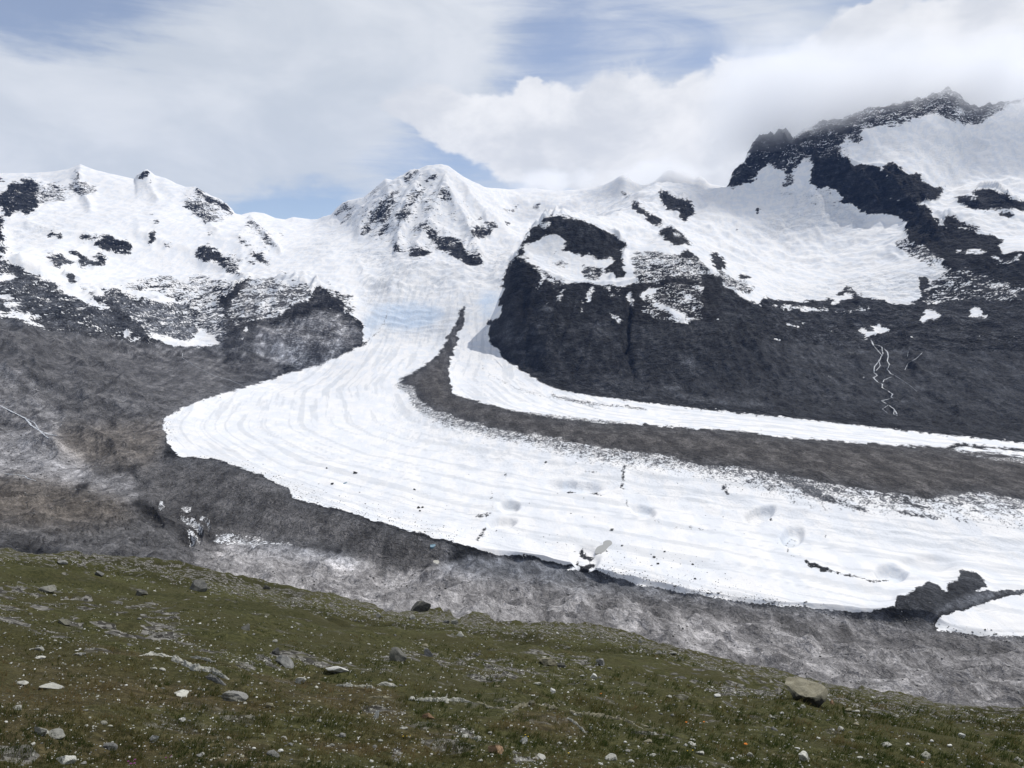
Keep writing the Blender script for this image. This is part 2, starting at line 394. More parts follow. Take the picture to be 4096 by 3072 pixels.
for pts in [C(1170, 1310, 1190, 1240, 1220, 1190, 1260, 1185, 1240, 1240, 1210, 1300), C(905, 1305, 940, 1250, 1010, 1195, 990, 1235, 940, 1290),
            C(1530, 1240, 1590, 1235, 1575, 1310, 1558, 1370, 1545, 1320, 1530, 1290), C(1640, 1265, 1710, 1200, 1800, 1190, 1770, 1240, 1700, 1275),
            C(1720, 1280, 1780, 1300, 1850, 1350, 1960, 1390, 2075, 1488, 2000, 1486, 1900, 1400, 1800, 1360, 1740, 1310), C(1340, 1400, 1420, 1430, 1515, 1490, 1470, 1484, 1390, 1436),
            C(1365, 1245, 1425, 1228, 1412, 1262, 1380, 1267), C(1430, 1247, 1482, 1238, 1472, 1272), C(1310, 1192, 1392, 1184, 1380, 1207), C(840, 1182, 912, 1168, 880, 1192),
            C(760, 1060, 800, 1070, 822, 1100, 752, 1205, 738, 1200, 785, 1110), C(910, 1222, 952, 1213, 930, 1237), C(1135, 1310, 1158, 1280, 1142, 1332),
            C(1146, 1340, 1164, 1390, 1184, 1408, 1138, 1390), C(1960, 1280, 1980, 1320, 2060, 1260, 2130, 1296, 2000, 1306), C(2060, 1350, 2140, 1358, 2100, 1374),
            C(1420, 1190, 1500, 1190, 1470, 1210), C(830, 1330, 870, 1290, 850, 1340), C(1072, 1365, 1082, 1320, 1092, 1350),
            D2(450, 230, 530, 250, 640, 310, 700, 350, 790, 405, 720, 400, 620, 330, 500, 270), D2(1040, 30, 1100, 100, 1180, 130, 1100, 120), D2(800, 90, 910, 110, 880, 135, 820, 115), D2(990, 400, 1040, 365, 1030, 400)]:
    poly(rock, pts, 0.0)
# --- right massif
poly(rock, E(0, 560, 60, 530, 150, 510, 210, 580, 300, 500, 380, 450, 400, 200, 1500, 60, 2212, 100, 2212, 230, 2080, 260, 2000, 330, 1900, 370, 1830, 430, 1700, 430, 1580, 400, 1540, 370, 1450, 330, 1300, 370, 1200, 400, 1090, 450, 980, 440, 820, 460, 810, 560, 780, 610, 700, 560, 680, 530, 640, 600, 640, 700, 640, 780, 500, 800, 380, 760, 350, 700, 200, 850, 220, 920, 170, 980, 140, 980, 150, 850, 60, 800, 0, 760), .62)
poly(rock, D(690, 770, 700, 650, 740, 580, 800, 540, 820, 560, 850, 460, 890, 380, 900, 200, 1220, 200, 1220, 340, 1060, 480, 1030, 540, 940, 640, 860, 700, 780, 740), .82)
poly(rock, D(1060, 480, 1220, 350, 1350, 260, 1500, 240, 1740, 200, 1730, 240, 1600, 400, 1420, 420, 1390, 560, 1310, 600, 1250, 640, 1200, 740, 1160, 760, 1180, 650, 1140, 600, 1080, 590, 1050, 540), .7)
poly(rock, E(270, 760, 360, 690, 385, 780, 300, 870, 250, 850, 215, 830), .12)
poly(rock, E(1640, 260, 1720, 330, 1640, 350, 1560, 330), .35)
poly(rock, E(370, 770, 400, 650, 420, 620, 500, 640, 640, 700, 700, 740, 740, 785, 900, 790, 960, 790, 990, 830, 1010, 770, 1060, 750, 1130, 790, 1200, 850, 1270, 870, 1280, 850, 1340, 860, 1330, 890, 1310, 910, 1400, 960, 1500, 980, 1530, 1000, 1460, 1030, 1500, 1050, 1470, 1070, 1350, 1085, 1250, 1115, 1340, 1120, 1390, 1150, 1420, 1190, 1410, 1220, 1460, 1260, 1500, 1310, 1600, 1310, 1720, 1340, 1850, 1380, 1960, 1390, 2050, 1440, 2000, 1480, 2050, 1550, 2120, 1530, 2212, 1530, 2212, 1820, 1990, 1720, 1520, 1659, 1500, 1590, 1420, 1550, 1340, 1470, 1220, 1420, 1180, 1350, 1200, 1250, 1130, 1220, 1060, 1220, 940, 1190, 800, 1180, 740, 1110, 650, 1100, 620, 1010, 520, 990, 500, 960, 440, 980, 370, 920, 365, 840), 1)
poly(rock, E(410, 620, 560, 640, 640, 720, 560, 760, 440, 740), .72)
poly(rock, E(1510, 1250, 1560, 1220, 1620, 1230, 1700, 1280, 1850, 1330, 1800, 1340, 1640, 1310, 1540, 1300), .95)
poly(rock, E(1600, 1040, 1720, 1050, 1790, 1030, 1780, 990, 1880, 975, 2000, 1010, 2110, 1070, 2212, 1090, 2212, 1165, 2100, 1160, 1960, 1150, 1850, 1170, 1750, 1150, 1650, 1100), 1)
poly(rock, E(1720, 1045, 1850, 1040, 1780, 1070), 0)
poly(rock, E(1980, 1190, 2080, 1190, 2160, 1220, 2100, 1235, 2000, 1220), 1)
poly(rock, E(1510, 945, 1555, 955, 1535, 970), .9)
poly(rock, E(1080, 1440, 1200, 1400, 1350, 1490, 1450, 1560, 1500, 1640, 1400, 1659, 1200, 1560), .5)
for pts in [E(1640, 1500, 1700, 1520, 1750, 1500, 1900, 1520, 1830, 1560, 1700, 1550, 1640, 1530), E(1920, 1570, 2000, 1560, 2000, 1600, 2100, 1600, 2212, 1540, 2180, 1600, 2070, 1620, 1990, 1620, 1930, 1590),
            E(2000, 1460, 2060, 1450, 2180, 1470, 2150, 1520, 2080, 1530, 2040, 1490), E(1030, 1075, 1070, 1055, 1060, 1080), E(1115, 1070, 1150, 1075, 1160, 1105, 1130, 1095), E(1020, 840, 1045, 855, 1045, 890, 1025, 880)]:
    poly(rock, pts, 0.05)
poly(rock, D(910, 945, 950, 945, 950, 970, 920, 965), 1)
poly(rock, D(725, 1103, 752, 1105, 757, 1132, 735, 1127), 1)
# ground below the right-hand glacier
poly(rock, Fc(-60, 400, 60, 430, 150, 440, 300, 440, 450, 440, 550, 430, 660, 330, 740, 340, 760, 390, 860, 410, 920, 420, 1000, 430, 1050, 470, 1180, 480, 1300, 430, 1330, 350, 1300, 260, 1280, 210, 1360, 220, 1400, 280, 1550, 290, 1600, 220, 1560, 170, 1620, 150, 1750, 170, 1900, 170, 2000, 260, 2100, 290, 2212, 310, 2212, 1680, 1800, 1620, -60, 1480), 1)
poly(rock, Fc(1330, 350, 1560, 160, 1750, 160, 2000, 260, 2212, 310, 2212, 420, 2050, 440, 1700, 430, 1350, 480), .6)
poly(rock, Fc(1900, 170, 2212, 180, 2212, 300, 2100, 290, 2000, 260), 1)
for pts in [Fc(0, 460, 100, 480, 300, 490, 520, 510, 530, 530, 400, 530, 180, 520, 50, 490), Fc(560, 545, 700, 520, 780, 500, 750, 480, 840, 500, 890, 450, 870, 510, 750, 530, 600, 550),
            Fc(550, 450, 600, 390, 700, 370, 740, 380, 720, 420, 640, 440, 570, 470), Fc(760, 690, 830, 680, 870, 690, 930, 660, 950, 620, 980, 660, 1030, 670, 1040, 690, 900, 730, 860, 750, 800, 710),
            Fc(120, 620, 200, 630, 280, 650, 230, 660, 160, 640), Fc(230, 600, 300, 620, 370, 640, 300, 635), Fc(1740, 590, 1730, 520, 1790, 480, 1850, 530, 1920, 600, 1880, 590, 1800, 580),
            Fc(1310, 600, 1370, 510, 1430, 520, 1500, 560, 1470, 610, 1390, 610, 1330, 640), Fc(30, 755, 100, 772, 60, 775), Fc(490, 1072, 575, 1104, 545, 1106), Fc(530, 690, 600, 680, 560, 700),
            Fc(800, 765, 890, 768, 850, 775), Fc(800, 1080, 850, 1108, 830, 1108), Fc(2090, 735, 2150, 755, 2130, 762), Fc(1790, 745, 1860, 760, 1820, 764), Fc(1200, 755, 1250, 750, 1230, 768)]:
    poly(rock, pts, 0.05)
# --- valley rubble
poly(rock, P(-10, 690, 60, 700, 108, 716, 180, 725, 300, 742, 400, 748, 440, 745, 470, 745, 520, 700, 570, 690, 640, 780, 800, 742, 1058, 760, 1300, 870, 2230, 965, 2230, 1700, -10, 1700), 1)
for pts in [P(392, 741, 425, 735, 430, 728, 462, 735, 470, 738, 455, 745, 420, 748)]:
    poly(rock, pts, 0.1)
poly(rock, G9(250, 480, 640, 370, 800, 320, 1000, 300, 1130, 420, 1190, 540, 1000, 660, 870, 750, 700, 790, 430, 770, 250, 650), .93)
# --- the glacier
ICE = P(355, 905, 375, 890, 440, 862, 500, 845, 560, 828, 620, 808, 690, 785, 740, 765, 790, 745, 800, 720, 785, 690, 790, 640, 770, 600, 800, 560, 1060, 580, 1085, 620, 1075, 645, 1062, 655, 1050, 690, 1056, 735, 1085, 770, 1130, 805, 1180, 832, 1240, 850, 1300, 858, 1400, 870, 1500, 882, 1700, 902, 1900, 924, 2230, 959, 2230, 1283, 2140, 1283, 2100, 1276, 2060, 1270,
        1940, 1312, 1900, 1325, 1800, 1318, 1660, 1305, 1600, 1300, 1500, 1285, 1400, 1265, 1300, 1240, 1270, 1225, 1240, 1235, 1200, 1215, 1150, 1202, 1080, 1200, 1030, 1185, 980, 1170, 920, 1155, 860, 1140, 800, 1120, 740, 1100, 680, 1090, 640, 1080, 620, 1055, 560, 1025, 520, 1010, 470, 992, 430, 987, 395, 988, 375, 975, 360, 945, 352, 920)
poly(rock, ICE, 0.0)
PATCH = P(2020, 1352, 2035, 1330, 2090, 1314, 2150, 1295, 2230, 1281, 2230, 1375, 2130, 1374, 2060, 1367, 2025, 1361)
poly(rock, PATCH, 0.0)
# patchy fringe below and inside the medial moraine, then its solid core
for k_, (v_) in enumerate((.18, .3, .42, .56)):
    q_ = 36 - 12 * k_
    poly(rock, P(880 + k_ * 4, 815, 835 + k_ * 8, 832, 865 + k_ * 6, 850, 895, 880 + q_ * .4, 960, 915 + q_ * .5, 1100, 945 + q_ * .6, 1300, 985 + q_ * .9, 1500, 1008 + q_ * 1.0, 1650, 1040 + q_ * 1.1, 1760, 1062 + q_ * 1.6, 1880, 1075 + q_ * 1.5, 2000, 1085 + q_ * 1.3, 2120, 1090 + q_ * 1.6, 2230, 1100 + q_ * 1.7, 2230, 985, 1700, 945, 1400, 917, 1100, 885, 980, 850), v_)
poly(rock, P(850, 822, 890, 805, 940, 770, 975, 715, 1000, 665, 990, 720, 960, 780, 900, 830), .5)
MOR = P(1005, 655, 1003, 690, 990, 718, 986, 750, 969, 790, 972, 822, 976, 848, 1000, 860, 1060, 876, 1120, 890, 1200, 905, 1300, 915, 1400, 918, 1500, 925, 1600, 931, 1700, 946, 1800, 951, 1900, 959, 2000, 966, 2100, 976, 2230, 988,
        2230, 1080, 2100, 1060, 2000, 1076, 1900, 1060, 1800, 1045, 1700, 1025, 1600, 1008, 1500, 1000, 1400, 985, 1300, 975, 1200, 955, 1110, 935, 1040, 915, 990, 900, 940, 885, 905, 860, 895, 835, 860, 826, 890, 808, 930, 782, 962, 745, 976, 712, 990, 685, 1000, 660)
poly(rock, MOR, 1.0)
poly(rock, P(1020, 925, 1120, 945, 1300, 980, 1480, 1000, 1460, 985, 1300, 965, 1150, 935), .55)
line(rock, P(1016, 705, 1020, 740, 1030, 770, 1042, 792, 1062, 812, 1100, 830), 3, .5)
line(rock, P(1062, 812, 1110, 838, 1180, 856, 1260, 872, 1300, 885), 9, .34)
line(rock, P(1190, 850, 1240, 865, 1290, 872, 1400, 885), 6, .6)
line(rock, P(690, 786, 740, 768, 790, 740, 818, 712, 832, 690, 836, 668), 4, .62)
poly(rock, H(1150, 68, 1300, 73, 1500, 85, 1650, 48, 2300, 112, 2300, 136, 1700, 82, 1560, 104, 1200, 88), .9)
poly(rock, H(1600, 110, 1800, 140, 1950, 160, 2300, 175, 2300, 230, 1900, 200, 1700, 150), .62)
for pts in [H(60, 290, 160, 330, 330, 420, 400, 430, 430, 520, 380, 520, 250, 440, 120, 360), H(390, 430, 440, 420, 480, 500, 600, 540, 700, 580, 860, 610, 870, 635, 780, 630, 640, 580, 480, 550, 380, 500),
            H(1080, 510, 1250, 560, 1400, 610, 1500, 640, 1350, 620, 1150, 560), H(1120, 620, 1280, 660, 1500, 690, 1480, 700, 1250, 685, 1130, 650)]:
    poly(rock, pts, .7)
poly(rock, H(890, 1510, 1100, 1440, 1110, 1360, 1210, 1340, 1390, 1230, 1480, 1280, 1560, 1350, 1530, 1270, 1660, 1220, 1640, 1170, 1660, 1130, 1800, 1160, 1880, 1230, 1900, 1300, 1750, 1330, 1600, 1390, 1350, 1560, 1250, 1640, 1100, 1620), .86)
poly(rock, H(1250, 1640, 1350, 1560, 1600, 1395, 1750, 1340, 2212, 1310, 2300, 1330, 1950, 1370, 1800, 1430, 1480, 1500, 1440, 1600, 1400, 1660), 1)
# meltwater runnels and dark cracks on the ice
for pts, wd, v_ in [(H(0, 700, 30, 720), 5, .7), (H(60, 908, 130, 895, 170, 850, 210, 826, 245, 835, 225, 880, 190, 920, 165, 960, 165, 990, 240, 1040, 320, 1080), 1.6, .75),
                    (H(320, 1070, 420, 1095, 520, 1140), 6, .95), (H(340, 1100, 470, 1140, 600, 1168, 760, 1205, 880, 1248, 980, 1245, 995, 1225, 975, 1190, 1000, 1165, 1050, 1148), 2.2, .95),
                    (H(480, 870, 500, 860), 5, .8), (H(1700, 720, 1740, 730), 5, .9), (H(1630, 690, 1650, 720), 4, .9)]:
    line(rock, pts, wd, v_ * (1.7 if wd < 3 else 1.2))
K7 = crop(1900, 1700)
for pts, wd, v_ in [(K7(780, 540, 830, 530, 890, 532), 3.4, 1), (K7(985, 570, 1040, 595, 1110, 608), 2.6, .9), (K7(1285, 340, 1290, 400, 1270, 440, 1285, 480, 1270, 520, 1285, 560), 2.2, .8),
                    (K7(1318, 640, 1322, 720), 2.0, .8), (K7(1310, 770, 1340, 805), 2, .7), (K7(0, 795, 80, 780, 150, 765), 2.4, .8), (K7(150, 560, 150, 650, 162, 740), 1.3, .62),
                    (K7(1440, 715, 1470, 750, 1500, 790), 1.4, .6), (K7(1510, 820, 1600, 840, 1700, 880, 1850, 890, 2000, 905, 2170, 915), 1.4, .62), (K7(250, 410, 258, 440), 3, 1),
                    (K7(130, 1180, 220, 1140, 340, 1128, 480, 1122), 2, 1), (K7(600, 1215, 700, 1212, 800, 1225, 900, 1240), 2, 1),
                    (K7(600, 340, 635, 310), 3, .85), (K7(20, 1000, 60, 940, 100, 890), 9, .5), (K7(900, 1060, 1000, 1100, 1020, 1120), 8, .7), (K7(880, 1120, 920, 1180, 900, 1230), 5, .8),
                    (K7(2130, 520, 2160, 560, 2200, 600), 8, .6), (K7(930, 360, 960, 410, 1060, 410, 1110, 360), 2, .6)]:
    line(rock, pts, wd, v_ * (1.7 if wd < 3 else 1.2))
poly(rock, K7(920, 1160, 1000, 1140, 1060, 1140, 980, 1190, 1000, 1250, 900, 1250), .9)
# dark debris-covered tongue in front of the lobe
DEB = P(300, 1000, 400, 990, 470, 995, 560, 1028, 620, 1060, 640, 1084, 740, 1107, 860, 1147, 960, 1173, 990, 1184, 940, 1225, 870, 1238, 800, 1212, 720, 1182, 600, 1174, 500, 1176, 420, 1168, 350, 1110, 290, 1060)
K6 = crop(0, 1600)
for pts in [K6(1540, 1010, 1650, 1030, 1750, 1100, 1760, 1150, 1700, 1130, 1600, 1070), K6(1700, 1010, 1780, 1010, 1830, 1100, 1810, 1160, 1780, 1090), K6(1560, 910, 1660, 930, 1650, 980, 1580, 960),
            K6(1380, 880, 1430, 880, 1410, 960, 1370, 960), K6(1600, 1150, 1680, 1130, 1740, 1200, 1740, 1260, 1660, 1240)]:
    poly(rock, pts, .5)
poly(rock, K6(1860, 1170, 2050, 1160, 2212, 1200, 2212, 1270, 2000, 1260, 1850, 1230), .55)
G6 = crop(900, 1800)
poly(rock, G6(150, 790, 300, 740, 420, 790, 540, 790, 700, 830, 400, 830, 160, 825), .6)
poly(rock, G6(0, 730, 110, 740, 110, 800, 0, 820), .55)
# tiny snow beds in the rubble
for pts in [K5(1080, 230, 1120, 240, 1140, 270, 1100, 320, 1080, 310), K5(1125, 350, 1190, 305, 1200, 330, 1150, 358), K5(1010, 370, 1040, 372, 1030, 384),
            G9(155, 490, 190, 440, 215, 470, 200, 500), G9(150, 550, 175, 545, 165, 575), G9(500, 795, 530, 797, 515, 805)]:
    poly(rock, pts, .05)
line(rock, K5(580, 1580, 680, 1570, 760, 1545), 3, .45)

# --- albedo of bare ground
poly(tone, P(-10, 560, 200, 560, 300, 660, 300, 745, 0, 745), .085)
poly(tone, A(560, 1080, 640, 1090, 960, 1310, 1300, 1600, 1200, 1600, 800, 1290), .075)
poly(tone, A(1050, 1370, 1330, 1300, 1600, 1330, 1720, 1500, 1640, 1659, 1300, 1590), .15)
poly(tone, A(1720, 1380, 1950, 1320, 2212, 1250, 2212, 1700, 1880, 1700, 1730, 1560), .11)
poly(tone, P(-10, 690, 60, 700, 108, 716, 300, 742, 450, 745, 560, 700, 640, 780, 560, 840, 360, 905, 350, 1000, 300, 1000, -10, 1100), .105)
poly(tone, G9(0, 300, 340, 420, 250, 500, 250, 650, 430, 770, 800, 780, 400, 900, 0, 1000), .075)
poly(tone, G9(250, 480, 640, 370, 800, 320, 1000, 300, 1130, 420, 1190, 540, 1000, 660, 870, 750, 700, 790, 430, 770, 250, 650), .24)
poly(tone, G9(700, 620, 800, 560, 900, 650, 850, 740, 720, 760), .10)
poly(tone, B(210, 1105, 740, 1170, 720, 1290, 330, 1480, 60, 1330), .13)
poly(tone, B(790, 1190, 820, 1210, 900, 1280, 700, 1350, 480, 1460, 340, 1520, 350, 1470, 600, 1350, 720, 1290), .06)
poly(tone, P(-10, 690, 90, 715, 250, 760, 250, 830, 100, 850, -10, 800), .095)
poly(tone, P(-10, 780, 60, 800, 90, 860, 150, 900, 130, 950, 60, 930, -10, 890), .17)
poly(tone, P(-10, 930, 100, 930, 180, 980, 210, 1030, 150, 1050, 60, 1030, -10, 1030), .24)
poly(tone, P(110, 1000, 190, 1010, 180, 1040, 130, 1040), .34)
poly(tone, P(200, 1030, 280, 1020, 310, 1060, 280, 1090, 190, 1060), .2)
poly(tone, P(-10, 1030, 120, 1045, 260, 1080, 420, 1170, 440, 1250, 300, 1230, 150, 1190, -10, 1180), .095)
poly(tone, P(200, 920, 360, 910, 360, 975, 300, 1000, 210, 1000, 180, 960), .125)
poly(tone, P(420, 1170, 620, 1176, 780, 1206, 870, 1238, 960, 1215, 1100, 1202, 1250, 1236, 1300, 1242, 1500, 1287, 1660, 1307, 1900, 1327, 2020, 1362, 2230, 1376, 2230, 1600, 1500, 1500, 1000, 1400, 420, 1290), .2)
poly(tone, P(1000, 1200, 1250, 1236, 1300, 1242, 1300, 1270, 1060, 1260), .15)
poly(tone, P(480, 1178, 620, 1180, 800, 1215, 790, 1235, 680, 1215, 600, 1235, 470, 1215), .34)
poly(tone, P(420, 1240, 600, 1215, 900, 1235, 1000, 1260, 1050, 1330, 900, 1320, 700, 1290, 480, 1270), .26)
poly(tone, P(1300, 1240, 1660, 1306, 1900, 1327, 2020, 1362, 2230, 1376, 2230, 1440, 1900, 1400, 1500, 1330, 1330, 1290), .145)
poly(tone, P(700, 1225, 750, 1215, 810, 1225, 770, 1240), .48)
poly(tone, P(1600, 1380, 1750, 1390, 1900, 1440, 2100, 1500, 1800, 1500, 1650, 1450), .24)
poly(tone, P(1330, 1350, 1560, 1345, 1640, 1420, 1560, 1420, 1400, 1370), .26)
poly(tone, DEB, .105)
poly(tone, P(330, 1080, 420, 1060, 470, 1110, 460, 1170, 420, 1168, 350, 1110), .07)
poly(tone, MOR, .07)
poly(tone, P(880, 815, 840, 832, 900, 880, 960, 925, 1300, 1010, 1650, 1070, 1880, 1120, 2230, 1150, 2230, 985, 1400, 985, 1040, 915), .07)
poly(tone, H(890, 1510, 1100, 1440, 1110, 1360, 1390, 1230, 1660, 1130, 1880, 1230, 1900, 1300, 1350, 1560, 1250, 1640), .05)
poly(tone, H(1350, 1570, 1600, 1410, 1800, 1350, 2212, 1310, 2300, 1330, 1950, 1370, 1800, 1430, 1480, 1500, 1400, 1640), .17)
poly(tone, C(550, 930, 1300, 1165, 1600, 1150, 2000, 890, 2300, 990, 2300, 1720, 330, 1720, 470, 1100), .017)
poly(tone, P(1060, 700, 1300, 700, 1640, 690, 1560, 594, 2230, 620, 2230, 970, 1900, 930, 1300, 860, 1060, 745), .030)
for v_, pts in [(.062, C(480, 1450, 700, 1480, 760, 1600, 640, 1720, 480, 1700)), (.075, C(800, 1340, 900, 1370, 870, 1440, 800, 1420)), (.055, C(1230, 1480, 1420, 1500, 1400, 1600, 1250, 1590)),
                (.075, D2(700, 700, 780, 700, 900, 820, 860, 880, 700, 860)), (.085, D2(0, 900, 200, 800, 230, 900, 400, 1000, 100, 1060, 0, 1050)), (.09, D2(540, 990, 640, 930, 700, 970, 600, 990)),
                (.08, D2(480, 1000, 900, 1060, 1500, 1110, 1500, 1140, 900, 1100, 480, 1030)), (.045, D2(1400, 600, 2212, 560, 2212, 800, 1700, 760)), (.05, D2(1600, 320, 2212, 350, 2212, 500, 1700, 480))]:
    poly(tone, pts, v_)
poly(tone, P(1100, 690, 1170, 690, 1170, 760, 1100, 760), .032)
poly(tone, P(1320, 790, 1420, 840, 1480, 860, 1300, 862, 1250, 855), .045)
poly(tone, P(1660, 640, 2212, 640, 2212, 760, 1760, 770, 1680, 720), .045)
poly(tone, P(2050, 700, 2150, 690, 2200, 720, 2060, 740), .065)
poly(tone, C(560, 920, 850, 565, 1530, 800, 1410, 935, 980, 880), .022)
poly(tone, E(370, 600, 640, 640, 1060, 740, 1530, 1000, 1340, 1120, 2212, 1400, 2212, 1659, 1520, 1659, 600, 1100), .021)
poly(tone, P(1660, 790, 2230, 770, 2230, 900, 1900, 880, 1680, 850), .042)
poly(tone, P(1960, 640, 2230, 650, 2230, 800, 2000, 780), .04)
# browner ground
poly(warm, P(-10, 690, 640, 780, 360, 905, 350, 1000, 440, 1250, -10, 1180), .42)
poly(warm, P(130, 920, 360, 910, 360, 975, 300, 1010, 210, 1010, 120, 960), .85)
poly(warm, P(-10, 1030, 120, 1045, 260, 1080, 300, 1120, 150, 1140, -10, 1130), .95)
poly(warm, P(420, 1170, 2230, 1376, 2230, 1600, 420, 1290), .5)
poly(warm, MOR, .65)
poly(warm, DEB, .5)
poly(warm, B(0, 1100, 800, 1100, 1200, 1500, 1180, 1700, 0, 1700), .35)
poly(warm, C(1480, 1170, 2300, 1100, 2300, 1500, 1600, 1480), .45)
poly(warm, P(1060, 690, 1660, 690, 2230, 700, 2230, 970, 1300, 860, 1060, 745), .12)
# bare blue ice of the ice fall, crevasse fields
poly(blue, G9(1260, 290, 1400, 260, 1620, 240, 1850, 270, 1900, 350, 1800, 430, 1600, 480, 1420, 460, 1350, 380), .75)
poly(blue, G9(1180, 480, 1260, 300, 1390, 290, 1390, 380, 1300, 450, 1190, 540), .6)
poly(blue, C(240, 1340, 290, 1240, 440, 1240, 400, 1330, 350, 1420, 300, 1390), .9)
poly(blue, P(1040, 660, 1075, 640, 1060, 690, 1040, 690), .6)
for c_ in [H(90, 850, 210, 765, 260, 790, 250, 830, 180, 835, 130, 890), H(960, 1160, 990, 1100, 1080, 1095, 1150, 1130, 1210, 1190, 1110, 1170, 1050, 1150, 990, 1180), H(0, 600, 50, 640, 20, 700, 0, 700),
           K7(240, 640, 330, 640, 340, 680, 260, 690), K7(700, 500, 850, 485, 1050, 540, 900, 550, 780, 540), K7(1420, 710, 1480, 680, 1560, 700, 1500, 720)]:
    poly(blue, c_, .45)
poly(crev, B(1080, 850, 1400, 860, 1700, 950, 2000, 1010, 2180, 1060, 2150, 1250, 2060, 1350, 1600, 1350, 1230, 1230, 1230, 1130, 1500, 1060, 1300, 1000, 1100, 930), .75)
poly(crev, P(790, 590, 1010, 590, 1010, 700, 980, 740, 830, 730, 790, 690), .9)
poly(crev, B(560, 780, 800, 780, 1000, 870, 980, 910, 700, 880), .55)
poly(crev, C(130, 870, 500, 860, 560, 930, 470, 1100, 430, 1240, 250, 1300, 150, 1500, 60, 1659, -100, 1400, 0, 1030, 270, 1000), .6)
poly(crev, P(990, 690, 1060, 690, 1090, 780, 1180, 835, 1240, 860, 1040, 860, 985, 800), .38)
poly(crev, D(860, 770, 1500, 760, 1640, 860, 1780, 950, 2000, 1010, 1900, 1080, 1500, 1100, 1100, 1200, 900, 1160, 1000, 980, 1250, 900), .62)
poly(crev, E(1000, 560, 1500, 540, 2000, 540, 1900, 620, 1450, 720, 1300, 800, 1150, 700), .3)
poly(crev, Fc(0, 330, 300, 320, 700, 230, 1000, 180, 1300, 180, 1500, 100, 1700, 180, 1600, 300, 1300, 430, 1050, 470, 700, 400, 300, 440), .62)
poly(crev, A(60, 620, 560, 600, 560, 700, 400, 780, 100, 800), .5)
poly(crev, P(352, 920, 500, 845, 760, 765, 850, 820, 1100, 960, 1500, 1040, 1300, 1230, 900, 1150, 620, 1060), .24)
poly(crev, P(870, 860, 1000, 940, 1400, 1020, 1750, 1110, 2230, 1160, 2230, 1220, 1700, 1140, 1300, 1060, 1000, 1000, 850, 900), .5)
poly(crev, P(1500, 885, 2230, 960, 2230, 985, 1900, 957, 1500, 920), .25)

# which piece of the setting a spot belongs to
lab = np.zeros((MH, MW), np.uint8)
LMAIN = ['far_snow_ridge', 'moraine_slope', 'glacier', 'medial_moraine', 'snow_massif', 'snow_peak', 'moraine_foreland', 'debris_covered_ice', 'snow_patch']
poly(lab, P(-10, 0, 520, 0, 520, 462, 640, 560, 800, 600, 790, 745, 690, 785, 560, 828, 360, 905, -10, 905), 4)
poly(lab, P(700, 300, 1050, 300, 1110, 450, 1050, 580, 860, 545, 700, 500), 5)
poly(lab, P(-10, 690, 60, 700, 108, 716, 300, 742, 470, 745, 570, 690, 640, 780, 560, 828, 360, 905, 350, 1000, 300, 1060, 420, 1170, 440, 1300, -10, 1300), 1)
poly(lab, P(420, 1165, 620, 1170, 1100, 1195, 2230, 1270, 2230, 1700, -10, 1700, -10, 1195, 200, 1195), 6)
poly(lab, DEB, 7)
poly(lab, ICE, 2)
poly(lab, MOR, 3)
poly(lab, PATCH, 8)
labR = np.zeros((MH, MW), np.uint8)
LRIGHT = ['mountain_massif', 'rocky_hill', 'side_moraine']
poly(labR, P(1000, 400, 1430, 400, 1500, 500, 1560, 575, 1640, 660, 1660, 690, 1640, 700, 1620, 740, 1440, 860, 1000, 860), 1)
poly(labR, P(1620, 740, 1700, 740, 1900, 760, 2230, 760, 2230, 1000, 1400, 900, 1440, 860), 2)

far_ = np.zeros((MH, MW), np.float32)
far_[:350] = 1
far_ = blur(far_, 12, 2)
ring = blur(np.minimum(rock, 1), 5, 2)
rock = blur(rock, 1, 1)
for v_, pts in [(.30, P(715, 462, 780, 425, 840, 392, 900, 368, 960, 398, 1010, 440, 1045, 570, 960, 545, 860, 535, 780, 505)), (.30, A(330, 280, 640, 240, 880, 360, 700, 400, 340, 480)), (.3, A(1560, 330, 1720, 320, 2030, 560, 1900, 640, 1650, 560)),
                (.26, B(60, 700, 300, 600, 500, 880, 380, 1000, 150, 960)), (.3, E(350, 560, 700, 560, 700, 760, 380, 700)), (.24, D(1000, 780, 1500, 760, 1700, 900, 1300, 900))]:
    poly(rock, pts, v_, 'max')
lm_ = np.zeros((MH, MW), np.float32)
lm_[:290, :570] = 1
lm_ = blur(lm_, 8, 2)
rock = rock * (1 - .1 * far_ - .14 * lm_) + .42 * ring * far_ * (1 - np.clip(rock, 0, 1))
tone = blur(tone, 2, 2)
warm = blur(warm, 8, 2)
blue = blur(blue, 4, 2)
crev = blur(crev, 6, 2)


def samp(mp, u, v):
    x = np.clip(u / 2.0 - .5, 0, MW - 1.001)
    y = np.clip(v / 2.0 - .5, 0, MH - 1.001)
    xi = x.astype(int)
    yi = y.astype(int)
    fx = x - xi
    fy = y - yi
    return (mp[yi, xi] * (1 - fx) + mp[yi, xi + 1] * fx) * (1 - fy) + (mp[yi + 1, xi] * (1 - fx) + mp[yi + 1, xi + 1] * fx) * fy


def project(x, y, z):
    fw = y * math.cos(PITCH) - z * math.sin(PITCH)
    up = y * math.sin(PITCH) + z * math.cos(PITCH)
    return CX + F * x / fw, CY - F * up / fw


# ------------------------------------------------------------------ terrain material
def mat_new(name):
    m = bpy.data.materials.new(name)
    m.use_nodes = True
    return m, NT(m.node_tree)


